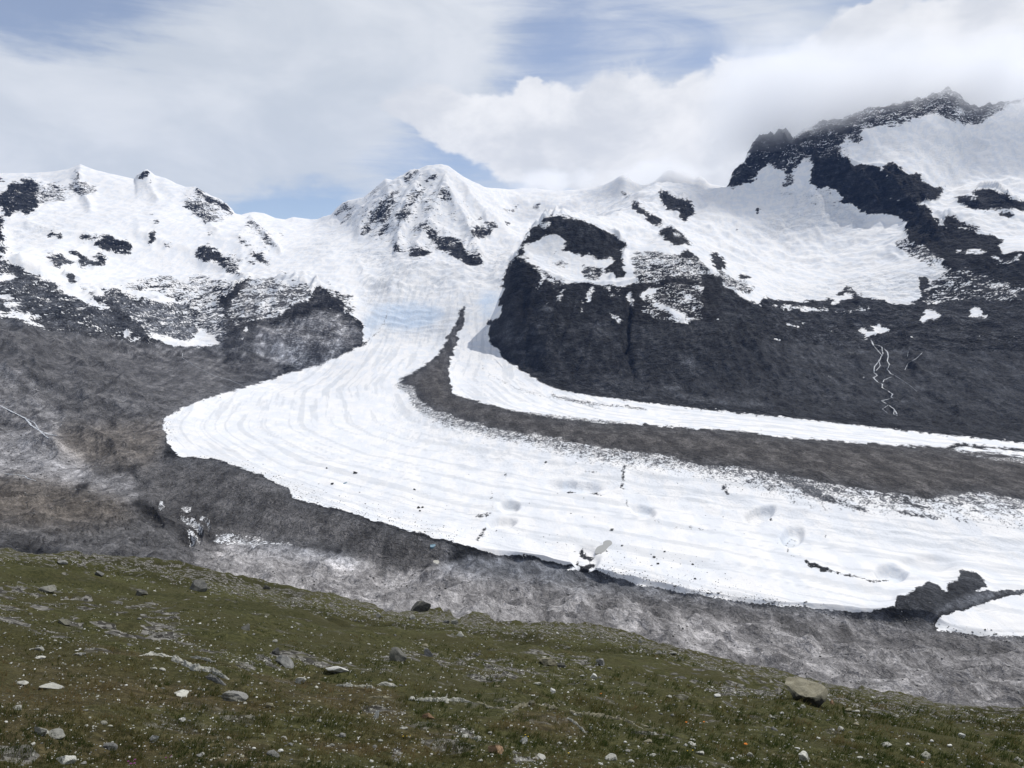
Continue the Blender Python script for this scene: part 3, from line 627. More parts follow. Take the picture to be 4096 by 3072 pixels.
def terrain_mat(name, L, K=1.0, BD=2.6, flow=False, strata=True):
    """snow, ice, rock and rubble; L = size in metres of the coarse break-up"""
    m, t = mat_new(name)
    pos = t.n('ShaderNodeNewGeometry').outputs[0]
    rk, tn, wm, bl, cr = (t.attr(a) for a in ('rock', 'tone', 'warm', 'blue', 'crev'))
    q = t.map(t.map(pos, rot=(0, R(10), 0)), scale=(0.5, 0.45, 2.1)) if strata else t.map(pos, rot=(0, 0, R(-25)), scale=(1.0, 0.6, 1.0))
    n1 = t.noise(q, 0.7 / L, 6.0, 0.68, 1.1)
    n2 = t.noise(t.map(pos, rot=(0, 0, R(25)), scale=(0.7, 1.4, 1.1)), 3.0 / L, 3.0, 0.6)
    nn = t.m('ADD', t.m('MULTIPLY', t.m('SUBTRACT', n1, 0.5), 1.5), t.m('MULTIPLY', t.m('SUBTRACT', n2, 0.5), 1.3))
    mixed = t.m('SUBTRACT', 1.0, t.m('ABSOLUTE', t.m('MULTIPLY_ADD', rk, 2.0, -1.0)))
    mask = t.ss(t.m('ADD', rk, t.m('MULTIPLY', nn, t.m('MULTIPLY_ADD', mixed, 1.0, 0.5))), 0.44, 0.56)
    # bare rock and rubble
    vor = t.n('ShaderNodeTexVoronoi', {'feature': 'F1'}, Vector=t.map(pos, scale=(1, .8, 1.4)), Scale=5.0 / L, Randomness=1.0)
    vb = t.n('ShaderNodeSeparateColor', i0=vor.outputs[1]).outputs[0]
    n3 = t.noise(t.map(pos, scale=(1, 1, 2.0)), 4.0 / L, 5.0, 0.72, 0.5)
    var = t.m('MULTIPLY', t.ss(n3, 0.30, 0.70, 1 - .6 * K, 1 + .65 * K), t.attr('patch'))
    var = t.m('MULTIPLY', var, t.ss(vb, 0.0, 1.0, 1 - .3 * K, 1 + .3 * K))
    speck = t.ss(vb, 0.88, 0.99, 0.0, 0.8 * K)
    var = t.m('ADD', var, t.m('MULTIPLY', speck, t.ss(n3, 0.4, 0.6)))
    var = t.m('MULTIPLY', var, t.ss(n1, 0.32, 0.68, 0.6, 1.5))
    alb = t.m('MULTIPLY', tn, var)
    tint = t.mixc(wm, (0.92, 0.98, 1.10), (1.15, 1.0, 0.85))
    rc = t.n('ShaderNodeVectorMath', {'operation': 'SCALE'}, i0=tint, Scale=alb).outputs[0]
    # snow and ice
    cv = t.noise(t.map(pos, rot=(0, 0, R(-20)), scale=(0.5, 2.2, 1.6)), 2.6 / L, 4.0, 0.62, 0.9)
    cv2 = t.m('ADD', t.m('MULTIPLY', n2, 0.6), t.m('MULTIPLY', n3, 0.4))
    crack = t.m('MULTIPLY', t.m('MAXIMUM', t.ss(cv, 0.55, 0.64), t.ss(cv2, 0.56, 0.65)), t.m('MULTIPLY', cr, 1.25, clamp=True))
    sc = t.mixc(t.ss(t.attr('patch'), 0.75, 1.25), (0.765, 0.775, 0.79), (0.845, 0.83, 0.81))
    sc = t.mixc(t.m('MULTIPLY', t.ss(n1, 0.48, 0.7), t.ss(cr, 0.05, 0.7, 0.0, 0.6)), sc, (0.55, 0.56, 0.57))
    if flow:
        sc = t.mixc(t.ss(t.attr('flow'), .52, .9, 0.0, .42), sc, (0.52, 0.54, 0.56))
    sc = t.mixc(t.m('MULTIPLY', crack, 0.7), sc, (0.36, 0.41, 0.48))
    sc = t.mixc(t.m('MULTIPLY', bl, t.ss(n2, 0.35, 0.62, 0.25, 0.95)), sc, (0.40, 0.56, 0.76))
    col = t.mixc(mask, sc, rc)
    hb = t.noise(t.map(pos, rot=(0, 0, R(20)), scale=(1.0, 0.6, 1.5)), 0.5 / L, 5.0, 0.52, 0.5)
    hr = t.m('SUBTRACT', t.m('ABSOLUTE', t.m('SUBTRACT', hb, 0.5)), t.m('MULTIPLY', n1, 0.7 if strata else 0.45))
    rough_ice = t.m('MULTIPLY', t.m('SUBTRACT', 1.0, mask), t.m('MULTIPLY_ADD', cr, 0.5, 0.06))
    bump = t.n('ShaderNodeBump', Strength=t.m('MULTIPLY_ADD', mask, 0.95, rough_ice), Distance=BD * L, Height=t.m('MULTIPLY', hr, -1.0)).outputs[0]
    bs = t.n('ShaderNodeBsdfPrincipled', Base_Color=col, Roughness=0.85, Normal=bump)
    bs.inputs['Specular IOR Level'].default_value = 0.12
    t.n('ShaderNodeOutputMaterial', Surface=bs.outputs[0])
    return m


M_FAR = terrain_mat("alpine_far", 48.0)
M_MID = terrain_mat("alpine_mid", 26.0, 1.0, 1.6)
M_NEAR = terrain_mat("alpine_near", 10.0, .5, 1.6, strata=False)
M_SCREE = terrain_mat("alpine_scree", 18.0, .5, 1.2, strata=False)
M_ICE = terrain_mat("alpine_ice", 10.0, .6, 2.0, True, False)


# ------------------------------------------------------------------ lofted terrain
def link(name, me, mat=None, parent=None):
    o = bpy.data.objects.new(name, me)
    COL.objects.link(o)
    if mat:
        me.materials.append(mat)
    if parent:
        o.parent = parent
    return o


def tag(o, label=None, cat=None, group=None, kind=None):
    for k, v in (('label', label), ('category', cat), ('group', group), ('kind', kind)):
        if v:
            o[k] = v
    return o


def grid_mesh(name, V, fmask, attrs, smooth=True):
    """V: (rows, cols, 3); faces where fmask is True; unused vertices are dropped"""
    nr, nc = V.shape[:2]
    idx = np.arange(nr * nc).reshape(nr, nc)
    q = np.stack([idx[:-1, :-1], idx[:-1, 1:], idx[1:, 1:], idx[1:, :-1]], -1)[fmask]
    used = np.unique(q)
    remap = np.full(nr * nc, -1, np.int64)
    remap[used] = np.arange(len(used))
    q = remap[q]
    me = bpy.data.meshes.new(name)
    me.vertices.add(len(used))
    me.vertices.foreach_set('co', V.reshape(-1, 3)[used].astype(np.float32).ravel())
    nf = len(q)
    me.loops.add(nf * 4)
    me.loops.foreach_set('vertex_index', q.astype(np.int32).ravel())
    me.polygons.add(nf)
    me.polygons.foreach_set('loop_start', np.arange(0, nf * 4, 4, dtype=np.int32))
    me.update(calc_edges=True)
    me.polygons.foreach_set('use_smooth', np.full(nf, smooth))
    for k, a in attrs.items():
        at = me.attributes.new(k, 'FLOAT', 'POINT')
        at.data.foreach_set('value', a.reshape(-1)[used].astype(np.float32))
    return me


def gsmooth(a, sig):
    if sig <= 0:
        return a
    r = int(3 * sig) + 1
    k = np.exp(-.5 * (np.arange(-r, r + 1) / sig) ** 2)
    k /= k.sum()
    return np.convolve(np.pad(a, r, mode='edge'), k, 'valid')


def loft(rows, S, counts, sig):
    """rows: lists of (u, v, y) measured on the photo, front to back -> Y, E on (rows, columns S)"""
    Yk, Ek = [], []
    for r, sg in zip(rows, sig):
        a = np.array(sorted(r), float)
        s, e = pdir(a[:, 0], a[:, 1])
        o = np.argsort(s)
        Yk.append(gsmooth(np.interp(S, s[o], np.log(a[o, 2])), max(sg, 1.0)))
        Ek.append(gsmooth(np.interp(S, s[o], e[o]), sg))
    Yk = np.array(Yk)
    Ek = np.array(Ek)
    K = len(rows)
    for k in range(1, K):
        Yk[k] = np.maximum(Yk[k], Yk[k - 1] + 0.004)
    t = np.concatenate([k + np.arange(counts[k]) / counts[k] for k in range(K - 1)] + [[K - 1]])
    ki = np.minimum(t.astype(int), K - 2)
    ft = (t - ki)[:, None]

    def herm(Q):
        d = np.diff(Q, axis=0)
        m = np.zeros_like(Q)
        m[1:-1] = np.where(d[:-1] * d[1:] > 0, 2 * d[:-1] * d[1:] / (d[:-1] + d[1:] + 1e-12 * np.sign(d[:-1] + d[1:] + 1e-30)), 0)
        m[0], m[-1] = d[0], d[-1]
        h00 = 2 * ft ** 3 - 3 * ft ** 2 + 1
        h10 = ft ** 3 - 2 * ft ** 2 + ft
        h01 = -2 * ft ** 3 + 3 * ft ** 2
        h11 = ft ** 3 - ft ** 2
        return h00 * Q[ki] + h10 * m[ki] + h01 * Q[ki + 1] + h11 * m[ki + 1]
    Yg = np.exp(herm(Yk))
    Eg = herm(Ek)
    return t[:, None] + 0 * Yg, Yg, Eg


def zrow(*a):
    """(u, v, z) triples -> (u, v, y)"""
    o = []
    for i in range(0, len(a), 3):
        e = float(pdir(a[i], a[i + 1])[1])
        o.append((a[i], a[i + 1], a[i + 2] / e))
    return o


def yrow(*a):
    return [(a[i], a[i + 1], a[i + 2]) for i in range(0, len(a), 3)]


EDGE = [(-350, 1120), (0, 1182), (350, 1222), (650, 1290), (930, 1330), (1106, 1345), (1300, 1357), (1660, 1458), (1900, 1502), (2212, 1542), (2560, 1600)]
rA = [(u, v + 40, 170 - 20 * (u > 1400)) for u, v in EDGE]
rA2 = [(u, v + 34, 480) for u, v in EDGE]
rB = [(u, v - 2, 1000 - 0.16 * max(u, 0)) for u, v in EDGE]
rC = zrow(-350, 990, -400, 0, 1010, -440, 250, 1050, -470, 330, 1110, -490, 420, 1170, -505, 620, 1178, -505, 780, 1206, -507, 870, 1238, -510, 960, 1215, -508, 1106, 1204, -508, 1200, 1222, -510,
          1300, 1247, -512, 1500, 1292, -515, 1660, 1312, -518, 1820, 1328, -521, 1900, 1334, -523, 2000, 1350, -528, 2100, 1376, -530, 2212, 1380, -533, 2560, 1400, -540)
rD = zrow(-350, 930, -390, 0, 940, -405, 200, 955, -430, 350, 985, -452, 400, 1000, -462, 520, 1040, -470, 640, 1088, -478, 780, 1130, -486, 930, 1170, -493, 1106, 1188, -500, 1300, 1230, -502,
          1500, 1272, -506, 1660, 1292, -509, 1900, 1312, -513, 2000, 1330, -522, 2100, 1350, -522, 2212, 1345, -520, 2560, 1370, -530)
rE = zrow(-350, 830, -300, 0, 850, -330, 200, 880, -385, 340, 925, -438, 380, 935, -430, 520, 975, -452, 780, 1030, -466, 1106, 1060, -474, 1300, 1090, -480, 1660, 1120, -488, 1900, 1150, -494, 2212, 1200, -504, 2560, 1240, -512)
rF = zrow(-350, 740, -160, 0, 760, -195, 200, 812, -300, 350, 885, -405, 400, 888, -412, 480, 868, -420, 600, 868, -432, 780, 882, -438, 880, 850, -420, 960, 850, -410, 1106, 925, -440, 1300, 965, -448,
          1660, 1020, -458, 1900, 1060, -466, 2212, 1100, -478, 2560, 1140, -488)
rG = yrow(-350, 660, 3300, 0, 700, 3400, 200, 740, 3900, 330, 765, 4300, 420, 750, 4700, 500, 800, 4350, 600, 816, 4250, 720, 778, 4650, 800, 738, 5050, 930, 738, 5050, 1000, 742, 4900, 1060, 738, 4850, 1100, 785, 4300, 1180, 831, 3780,
          1300, 858, 3560, 1500, 882, 3300, 1700, 902, 3150, 1900, 924, 2990, 2212, 958, 2800, 2560, 995, 2600)
rH = yrow(-350, 600, 3900, 0, 640, 4050, 150, 665, 4250, 300, 690, 4700, 430, 725, 5000, 560, 700, 5050, 690, 645, 5250, 780, 670, 5400, 850, 662, 5600, 950, 650, 5650, 1020, 650, 5600, 1060, 655, 5500, 1100, 660, 5400, 1300, 720, 5500, 1700, 830, 5000, 2212, 860, 5000, 2560, 880, 5000)
rI = yrow(-350, 540, 4500, 0, 562, 4700, 100, 592, 4900, 200, 622, 5250, 300, 630, 5500, 430, 650, 5750, 540, 605, 6000, 640, 608, 5850, 690, 620, 5800, 800, 600, 6200, 900, 578, 6400, 1000, 590, 6400, 1060, 590, 6350, 1150, 590, 6300, 1300, 660, 6300, 1700, 790, 6000, 2212, 820, 6000)
rJ = yrow(-350, 500, 5600, 0, 528, 5700, 150, 560, 5900, 300, 588, 6200, 430, 600, 6450, 560, 572, 6700, 690, 560, 6800, 800, 545, 7000, 880, 532, 7000, 960, 545, 6900, 1040, 562, 6900, 1120, 545, 7000, 1250, 580, 7000, 1400, 620, 7000, 1700, 720, 7000, 2212, 760, 7000)
rK = yrow(-350, 450, 6600, 0, 462, 6700, 200, 480, 6900, 350, 485, 7200, 500, 500, 7600, 600, 510, 8000, 700, 510, 8300, 790, 500, 7800, 870, 475, 7500, 950, 462, 7500, 1040, 492, 7600, 1110, 490, 8000, 1250, 485, 8200, 1400, 510, 8200, 1600, 580, 8000, 2212, 720, 8000)
rL = yrow(-350, 415, 7400, 0, 420, 7500, 200, 428, 7700, 350, 438, 8000, 500, 476, 8300, 580, 486, 9000, 670, 490, 9400, 740, 472, 8900, 800, 442, 8300, 870, 420, 8050, 950, 400, 8000, 1040, 435, 8150, 1110, 450, 8700, 1250, 445, 9000, 1350, 425, 8800, 1450, 420, 9000, 1600, 470, 9000, 2212, 680, 9000)
M0 = (A(0, 200, 250, 200, 450, 185, 600, 160, 640, 145, 690, 118, 740, 140, 850, 180, 1000, 215, 1160, 250, 1180, 215, 1230, 190, 1270, 175, 1300, 185, 1340, 215, 1430, 240, 1520, 285, 1600, 316, 1700, 320, 1740, 350, 1830, 396, 1900, 428, 1950, 476, 2000, 508, 2025, 548)
      + B(140, 560, 240, 533, 340, 545, 430, 585, 520, 600, 590, 580, 740, 600, 800, 598, 850, 575, 920, 560, 960, 510, 1020, 455, 1095, 430, 1200, 405, 1260, 360, 1330, 300, 1385, 250, 1450, 265, 1520, 222, 1560, 213, 1600, 185, 1680, 165, 1740, 135, 1870, 124, 1930, 138, 1990, 180, 2060, 230, 2130, 270)
      + P(1050, 405, 1100, 410, 1150, 405, 1200, 412, 1250, 410, 1290, 402, 1310, 396, 1326, 388, 1338, 381, 1348, 378, 1358, 384, 1368, 392, 1385, 399, 1402, 397, 1418, 388, 1430, 376, 1444, 366, 1456, 366, 1468, 371, 1484, 377, 1500, 384, 1510, 379, 1520, 384, 1532, 396, 1560, 402, 1600, 410, 1700, 460, 2212, 650))
yM = np.interp
_mu = [-400, 0, 172, 320, 430, 505, 545, 610, 670, 700, 740, 790, 840, 880, 950, 1000, 1050, 1100, 1250, 1345, 1447, 1600, 2212]
_my = [8200, 8300, 8400, 8600, 8700, 8900, 9900, 10300, 10400, 9800, 9250, 9000, 8700, 8600, 8400, 8500, 8900, 9500, 9600, 9100, 9200, 9400, 9400]
rM = [(-350, 385, 8200)] + [(u, v, float(yM(u, _mu, _my))) for u, v in M0]
rN = [(u, v + 70, y * 1.08) for u, v, y in rM[::3]]
rO = [(u, v + 330, y * 1.35) for u, v, y in rM[::6]]
rowsM = [rA, rA2, rB, rC, rD, rE, rF, rG, rH, rI, rJ, rK, rL, rM, rN, rO]
cntM = [4, 8, 84, 44, 60, 56, 60, 42, 40, 36, 40, 44, 44, 5, 4]
sigM = [8, 8, 8, 5, 7, 8, 8, 5, 7, 7, 7, 7, 6, 0, 2, 8]

SM = np.arange(-0.79, 0.79, 1.33 / 764)
tM, YM, EM = loft(rowsM, SM, cntM, sigM)


def box(t, a, b, w=.35):
    """1 between loft rows a and b, soft ends"""
    f = lambda x: np.clip(x, 0, 1) ** 2 * (3 - 2 * np.clip(x, 0, 1))
    return f((t - a) / w + .5) * (1 - f((t - b) / w + .5))


def sst(x, a, b):
    k = np.clip((x - a) / (b - a), 0, 1)
    return k * k * (3 - 2 * k)


def patchy(x, y, z):
    far = np.clip((y - 2800) / 1600, 0, 1)
    k = F / 6800.
    a = ridged((x + .25 * y) * k, (z * 1.5 + .5 * y) * k, 30, 4, .62, seed=90)
    b = fbm((x - .5 * z + .2 * y) * k / 7.0, (z + .35 * y + .45 * x) * k / 34.0, 1.0, 3, .6, seed=95)
    of = .6 * a + .6 * b
    # nearer ground: scree runs drawn out downslope, a few ice-worn slabs with hard edges
    lf = 1 / (1 + np.exp((x + 350) / 120))
    st1 = fbm((x * .5 + y * .85) / 40, (x * .85 - y * .5) / 260, 1.0, 3, .55, seed=91)
    st2 = fbm((x * .9 - y * .2) / 30, (x * .2 + y * .5) / 90, 1.0, 3, .55, seed=92)
    s1 = fbm(x * .8 + y * .14, y * .33 - x * .25, 44, 3, .55, seed=93)
    on = .62 * (lf * st1 + (1 - lf) * .5 * st2) + .62 * sst(s1, .14, .24) * (1 - .6 * lf) - .5 * sst(-s1, .2, .3)
    return np.clip(np.exp(.62 * far * of * 1.7 + .62 * (1 - far) * on), .3, 2.6)


def flowlines(x, y):
    """dirt and ridge lines drawn out parallel to the medial moraine"""
    pts = []
    for u, v, z in ((1003, 640, -60), (1003, 665, -110), (990, 715, -215), (965, 770, -330), (935, 830, -405), (1000, 888, -430), (1100, 914, -438), (1300, 945, -445), (1500, 965, -450), (1700, 985, -455), (1900, 1010, -462), (2212, 1040, -470), (2700, 1090, -480)):
        s, e = pdir(u, v)
        yy = z / float(e) if abs(e) > .02 else 5500
        pts.append((float(s) * yy, yy))
    best = np.full(x.shape, 1e12)
    al = np.zeros(x.shape)
    sg = np.ones(x.shape)
    L0 = 0
    for (ax, ay), (bx, by) in zip(pts[:-1], pts[1:]):
        dx, dy = bx - ax, by - ay
        l2 = dx * dx + dy * dy
        f = np.clip(((x - ax) * dx + (y - ay) * dy) / l2, 0, 1)
        d = np.hypot(x - ax - f * dx, y - ay - f * dy)
        c = d < best
        best = np.where(c, d, best)
        al = np.where(c, L0 + f * math.sqrt(l2), al)
        sg = np.where(c, np.sign(dx * (y - ay) - dy * (x - ax)), sg)
        L0 += math.sqrt(l2)
    q = best * sg
    return np.clip(.5 + .9 * fbm(q / 34, al / 700, 1.0, 4, .6, seed=120) + .25 * fbm(q / 8, al / 160, 1.0, 2, .6, seed=124), 0, 1)


def finish(t, Yg, Eg, S, disp):
    Xg = Yg * S[None, :]
    Zg = Yg * Eg
    u, v = project(Xg, Yg, Zg)
    Zg = Zg + disp(Xg, Yg, t, u, v)
    u, v = project(Xg, Yg, Zg)
    # ragged boundaries: noise lives on the ground, its size follows the distance of the region
    du = dv = 0
    for w_, D in ((np.clip((Yg - 2800) / 1600, 0, 1), 6800.), (np.clip((4400 - Yg) / 1600, 0, 1), 2100.)):
        q1, q2 = (Xg + .3 * Yg) / D * F, (Zg * 1.3 + .7 * Yg) / D * F
        g = 1.0 if D > 5000 else .75
        du = du + g * w_ * sum(a * pn(q1 / l, q2 / l, sd) for a, l, sd in ((9, 34, 81), (6, 15, 82), (4, 7, 83)))
        dv = dv + g * w_ * sum(a * pn(q1 / l, q2 / l, sd) for a, l, sd in ((7, 34, 84), (5, 15, 85), (3.5, 7, 86)))
    u0, v0 = u, v
    u, v = u + du, v + dv
    at = {'rock': samp(rock, u, v), 'tone': samp(tone, u, v), 'warm': samp(warm, u, v), 'blue': samp(blue, u, v), 'crev': samp(crev, u, v),
          'patch': patchy(Xg, Yg, Zg), 'flow': flowlines(Xg, Yg)}
    u, v = u0, v0
    return np.stack([Xg, Yg, Zg], -1), at, u, v


def crest(u, v, pts, wd, lo=None, skew=1.0):
    """height profile of a sharp crest along a polyline (1 on the line, 0 at wd pixels)"""
    best = np.full(u.shape, 1e9)
    side = np.zeros(u.shape)
    for (ax, ay), (bx, by) in zip(pts[:-1], pts[1:]):
        dx, dy = bx - ax, by - ay
        f = np.clip(((u - ax) * dx + (v - ay) * dy) / (dx * dx + dy * dy), 0, 1)
        d = np.hypot(u - ax - f * dx, v - ay - f * dy)
        best = np.minimum(best, d)
    k = np.clip(1 - best / wd, 0, 1)
    return k * (.35 + .65 * k)


CRESTS_M = [
    (P(953, 357, 905, 400, 872, 470, 858, 520), 20, 70), (P(925, 360, 880, 425, 850, 490), 18, 60), (P(968, 362, 962, 400, 970, 430, 1000, 475, 1035, 565), 22, 80),
    (P(880, 378, 840, 425, 800, 475, 775, 505), 18, 60), (P(962, 400, 935, 470, 900, 530), 16, 50), (P(845, 390, 800, 440, 760, 470), 14, 45), (P(1000, 400, 1020, 440, 1060, 480, 1090, 500), 18, 50),
    (P(900, 440, 870, 500, 856, 540), 10, 35), (P(172, 354, 165, 385, 172, 410, 195, 445), 16, 45), (P(318, 369, 326, 400, 340, 430), 16, 40), (P(425, 405, 470, 430, 506, 462), 12, 40),
    (P(400, 430, 440, 470, 470, 500), 12, 30), (P(540, 478, 570, 510, 605, 540), 10, 35), (P(90, 400, 60, 430, 20, 450), 20, 40),
    (P(-20, 550, 25, 560, 50, 590, 110, 612, 180, 640, 240, 675), 16, 42), (P(140, 592, 180, 626, 240, 655, 270, 690, 330, 722), 11, 34),
    (P(538, 600, 505, 640, 470, 668), 11, 34), (P(600, 610, 650, 612, 684, 626, 660, 655, 620, 680, 560, 705, 520, 738), 15, 44), (P(684, 626, 720, 650, 760, 690, 770, 730), 14, 26),
    (P(420, 560, 470, 575, 525, 600), 12, 26), (P(60, 480, 120, 500, 220, 520), 14, 26), (P(300, 500, 420, 540, 440, 560), 14, 20),
    
]


def dispM(x, y, t, u, v):
    rk = samp(blur(rock, 3, 2), u, v)
    cr = samp(crev, u, v)
    rk8 = samp(blur(rock, 9, 2), u, v)
    near = box(t, 1.2, 3.0, .5)                       # foreland
    ice = box(t, 3.2, 8.0, .6)
    mtn = box(t, 8.2, 13.0, .9)
    sky_ = np.exp(-((t - 13) / .45) ** 2)
    left = 1 / (1 + np.exp((u - 780) / 25))
    lv = 1 / (1 + np.exp((u - 330) / 30))
    wx = x + 120 * fbm(x, y, 900, 3, seed=40)
    wy = y + 120 * fbm(x, y, 900, 3, seed=50)
    d = near * (10 * fbm(x, y, 190, 3, .5, seed=1) + 17 * ridged(x * .62 + y * .2, y * .62 - .3 * x, 95, 3, .5, seed=3) + 3.0 * ridged(x, y * .5, 26, 2, .5, seed=4))
    d = d + ice * (1 - left * 0) * (2.6 * fbm(x, y, 170, 3, .5, seed=5) + 1.0 * fbm(x, y * .6, 36, 2, .5, seed=6) + 10 * cr * ridged(x * .5, y * .8, 70, 2, .55, seed=8))
    d = d + ice * rk * (4.5 * fbm(x, y * .7, 80, 3, .55, seed=9) + 3) + ice * rk8 * 15 * (1 - lv)
    d = d + ice * lv * (20 * fbm(x, y, 300, 3, .5, seed=10) + 22 * ridged(x * .8 + .5 * y, y * .4 - x * .3, 150, 3, .5, seed=11))
    lo = box(t, 6.8, 9.6, .8) * left
    d = d + lo * (38 * ridged(wx, wy, 420, 4, .55, seed=12) * np.clip(rk + .25, 0, 1) + 8 * fbm(x, y, 110, 2, seed=13))
    relief = ridged(wx * 1.2, wy * .55, 1050, 5, .5, seed=15)
    d = d + mtn * (1 - .75 * sky_) * (60 * relief * (.45 + .55 * (1 - left)) + 9 * fbm(x, y, 230, 4, .5, seed=16))
    for pts, wd, hh in CRESTS_M:
        d = d + hh * crest(u + 3 * pn(x / 60, y / 60, 87), v + 3 * pn(x / 60, y / 60, 88), pts, wd) * (t > 6) * np.clip((12.75 - t) / .6, 0, 1)
    d = d + mtn * rk * (34 + 50 * ridged(wx * 1.3, wy * .6, 190, 3, .6, seed=18))
    d = d + mtn * (1 - rk) * cr * 22 * ridged(x * .5, y, 130, 4, .6, seed=19)
    d = d + sky_ * (9 * fbm(x, y, 90, 4, .6, seed=20) * (.25 + rk))
    return d


VM, atM, uM, vM = finish(tM, YM, EM, SM, dispM)


def hollow(V, u, v, uc, vc, ru, rv, depth, rot=0.0):
    """melt hollow carved into the ice: steep far wall, gentle near side"""
    c, s = math.cos(R(rot)), math.sin(R(rot))
    du, dv = (u - uc), (v - vc)
    a = (du * c + dv * s) / ru
    b = (-du * s + dv * c) / rv
    r = np.sqrt(a * a + np.where(b < 0, b * b, b * b * .45))
    k = np.clip((1.2 - r) * 1.9, 0, 1)
    k = k * k * (3 - 2 * k)
    V[..., 2] -= 1.7 * depth * k


for hc in [(1640, 1108, 34, 12, 11, -20), (1925, 1235, 34, 14, 12, 5), (1710, 1155, 26, 16, 9, -30), (1100, 1092, 22, 10, 10, 0), (1390, 1102, 26, 9, 8, 15), (1240, 1050, 60, 9, 9, 3),
           (1085, 1128, 30, 8, 8, -5), (1265, 1200, 30, 22, 8, 0), (2000, 1215, 60, 14, 5, 0)]:
    hollow(VM, uM, vM, *hc)



def smoothpoly(pts, it=2):
    for _ in range(it):
        q = []
        for (ax, ay), (bx, by) in zip(pts, pts[1:] + pts[:1]):
            q += [(.75 * ax + .25 * bx, .75 * ay + .25 * by), (.25 * ax + .75 * bx, .25 * ay + .75 * by)]
        pts = q
    return pts



# level the ice under the ponds (before the terrain meshes are written)
def level(V, u, v, pts, drop):
    mp = newmap(0)
    poly(mp, pts, 1)
    inside = samp(mp, u, v) > .3
    inside &= (tM > 2.5) & (tM < 7)
    z = float(np.median(V[..., 2][inside])) if inside.any() else None
    soft = samp(blur(mp, 3, 2), u, v) * ((tM > 2.5) & (tM < 7))
    V[..., 2] = V[..., 2] * (1 - np.clip(soft * 1.6, 0, 1)) + (z - drop) * np.clip(soft * 1.6, 0, 1)
    return z - drop


PONDS = [('meltwater_pond', smoothpoly(K7(1105, 1000, 1130, 975, 1160, 970, 1192, 990, 1187, 1030, 1150, 1050, 1125, 1090, 1080, 1110, 1030, 1112, 1045, 1060, 1080, 1040, 1110, 1035)), 'milk', 'grey beige meltwater pond on the ice near the glacier edge'),
         ('blue_pool', smoothpoly(G6(1765, 838, 1790, 790, 1830, 780, 1830, 815, 1800, 840)), 'blue', 'small blue pool among rubble at the debris covered ice edge'),
         ('silty_pool', smoothpoly(G6(1785, 965, 1800, 952, 1840, 950, 1855, 965, 1840, 985, 1800, 985)), 'pale', 'tiny pale silty pool in the grey slabs before the ice'),
         ('crevasse_pool', smoothpoly(G6(1015, 295, 1035, 262, 1068, 255, 1055, 285)), 'blue', 'narrow blue green water filled slot on the white ice')]
PZ = [level(VM, uM, vM, pts, 1.5) for _, pts, _, _ in PONDS]


_k6 = crop(0, 1600)
for pts, wd, hh in [(_k6(1540, 1010, 1650, 1030, 1750, 1110, 1770, 1180, 1745, 1265), 6, 11), (_k6(1370, 1000, 1490, 1070, 1620, 1130, 1690, 1190, 1700, 1250), 5, 9), (_k6(1700, 1010, 1790, 1010, 1830, 1100, 1815, 1165), 4, 8),
                    (_k6(1200, 960, 1330, 940, 1370, 990), 5, 7), (_k6(1850, 1170, 2050, 1165, 2212, 1205), 5, 7)]:
    VM[..., 2] += hh * crest(uM, vM, pts, wd) * ((tM > 2.4) & (tM < 5.5))
for hc in [(400, 1165, 22, 8, 9, 10), (322, 1106, 18, 9, 8, 0), (340, 1128, 16, 8, 6, 30), (430, 1150, 12, 6, 5, 20)]:
    hollow(VM, uM, vM, *hc)


def lab_of(mp, u, v):
    return mp[np.clip((v / 2).astype(int), 0, MH - 1), np.clip((u / 2).astype(int), 0, MW - 1)]


def emit_parts(V, at, u, v, mp, names, mats, info, override=None):
    L = lab_of(mp, u, v)
    if override is not None:
        L = override(L)
    Lf = L[:-1, :-1]
    out = {}
    for i, nm in enumerate(names):
        fm = Lf == i
        if fm.sum() < 10:
            continue
        me = grid_mesh(nm, V, fm, at)
        o = link(nm, me, mats[i])
        tag(o, info[nm][0], info[nm][1], kind='structure')
        out[nm] = o
    return out


INFO = {
    'far_snow_ridge': ('snow saddle and far white ridge on the skyline beside the central peak', 'ridge'),
    'moraine_slope': ('bare brown and grey rubble slopes left of the glacier lobe', 'slope'),
    'glacier': ('broad white valley glacier curving from the icefall to the right', 'glacier'),
    'medial_moraine': ('dark rubble band curving down the middle of the glacier', 'moraine'),
    'snow_massif': ('snow covered massif with dark rock islands at far left', 'mountain'),
    'snow_peak': ('steep snowy peak with rock ribs rising behind the icefall', 'mountain'),
    'moraine_foreland': ('pale grey scree and rock slabs between grass and glacier', 'ground'),
    'debris_covered_ice': ('dark rubble covered ice tongue in front of the white lobe', 'glacier'),
    'snow_patch': ('separate smooth white ice patch below the glacier at right edge', 'snow'),
    'mountain_massif': ('big snowy massif with black rock buttress, summit in cloud at right', 'mountain'),
    'rocky_hill': ('dark domed rock hill with snow bowl beside the icefall', 'hill'),
    'side_moraine': ('dark blue grey rubble slope along the far glacier edge at right', 'slope'),
    'grassy_hillside': ('steep stony green hillside in the foreground', 'ground'),
}


def ovM(L):
    L = L.copy()
    L[tM >= 13.2] = np.where(uM[tM >= 13.2] < 520, 4, np.where((uM[tM >= 13.2] > 700) & (uM[tM >= 13.2] < 1060), 5, 0))
    L[(tM < 2.2)] = 6
    L[(tM >= 8) & (uM > 1110)] = 0
    L[(tM >= 8.2) & (tM < 10.5) & (SM[None, :] > .12)] = 255      # wholly under the rocky hill and the right massif
    L[(tM >= 8.2) & (SM[None, :] > .36)] = 255
    return L


PM = emit_parts(VM, atM, uM, vM, lab, LMAIN, [M_FAR, M_SCREE, M_ICE, M_ICE, M_FAR, M_FAR, M_NEAR, M_ICE, M_ICE], INFO, ovM)

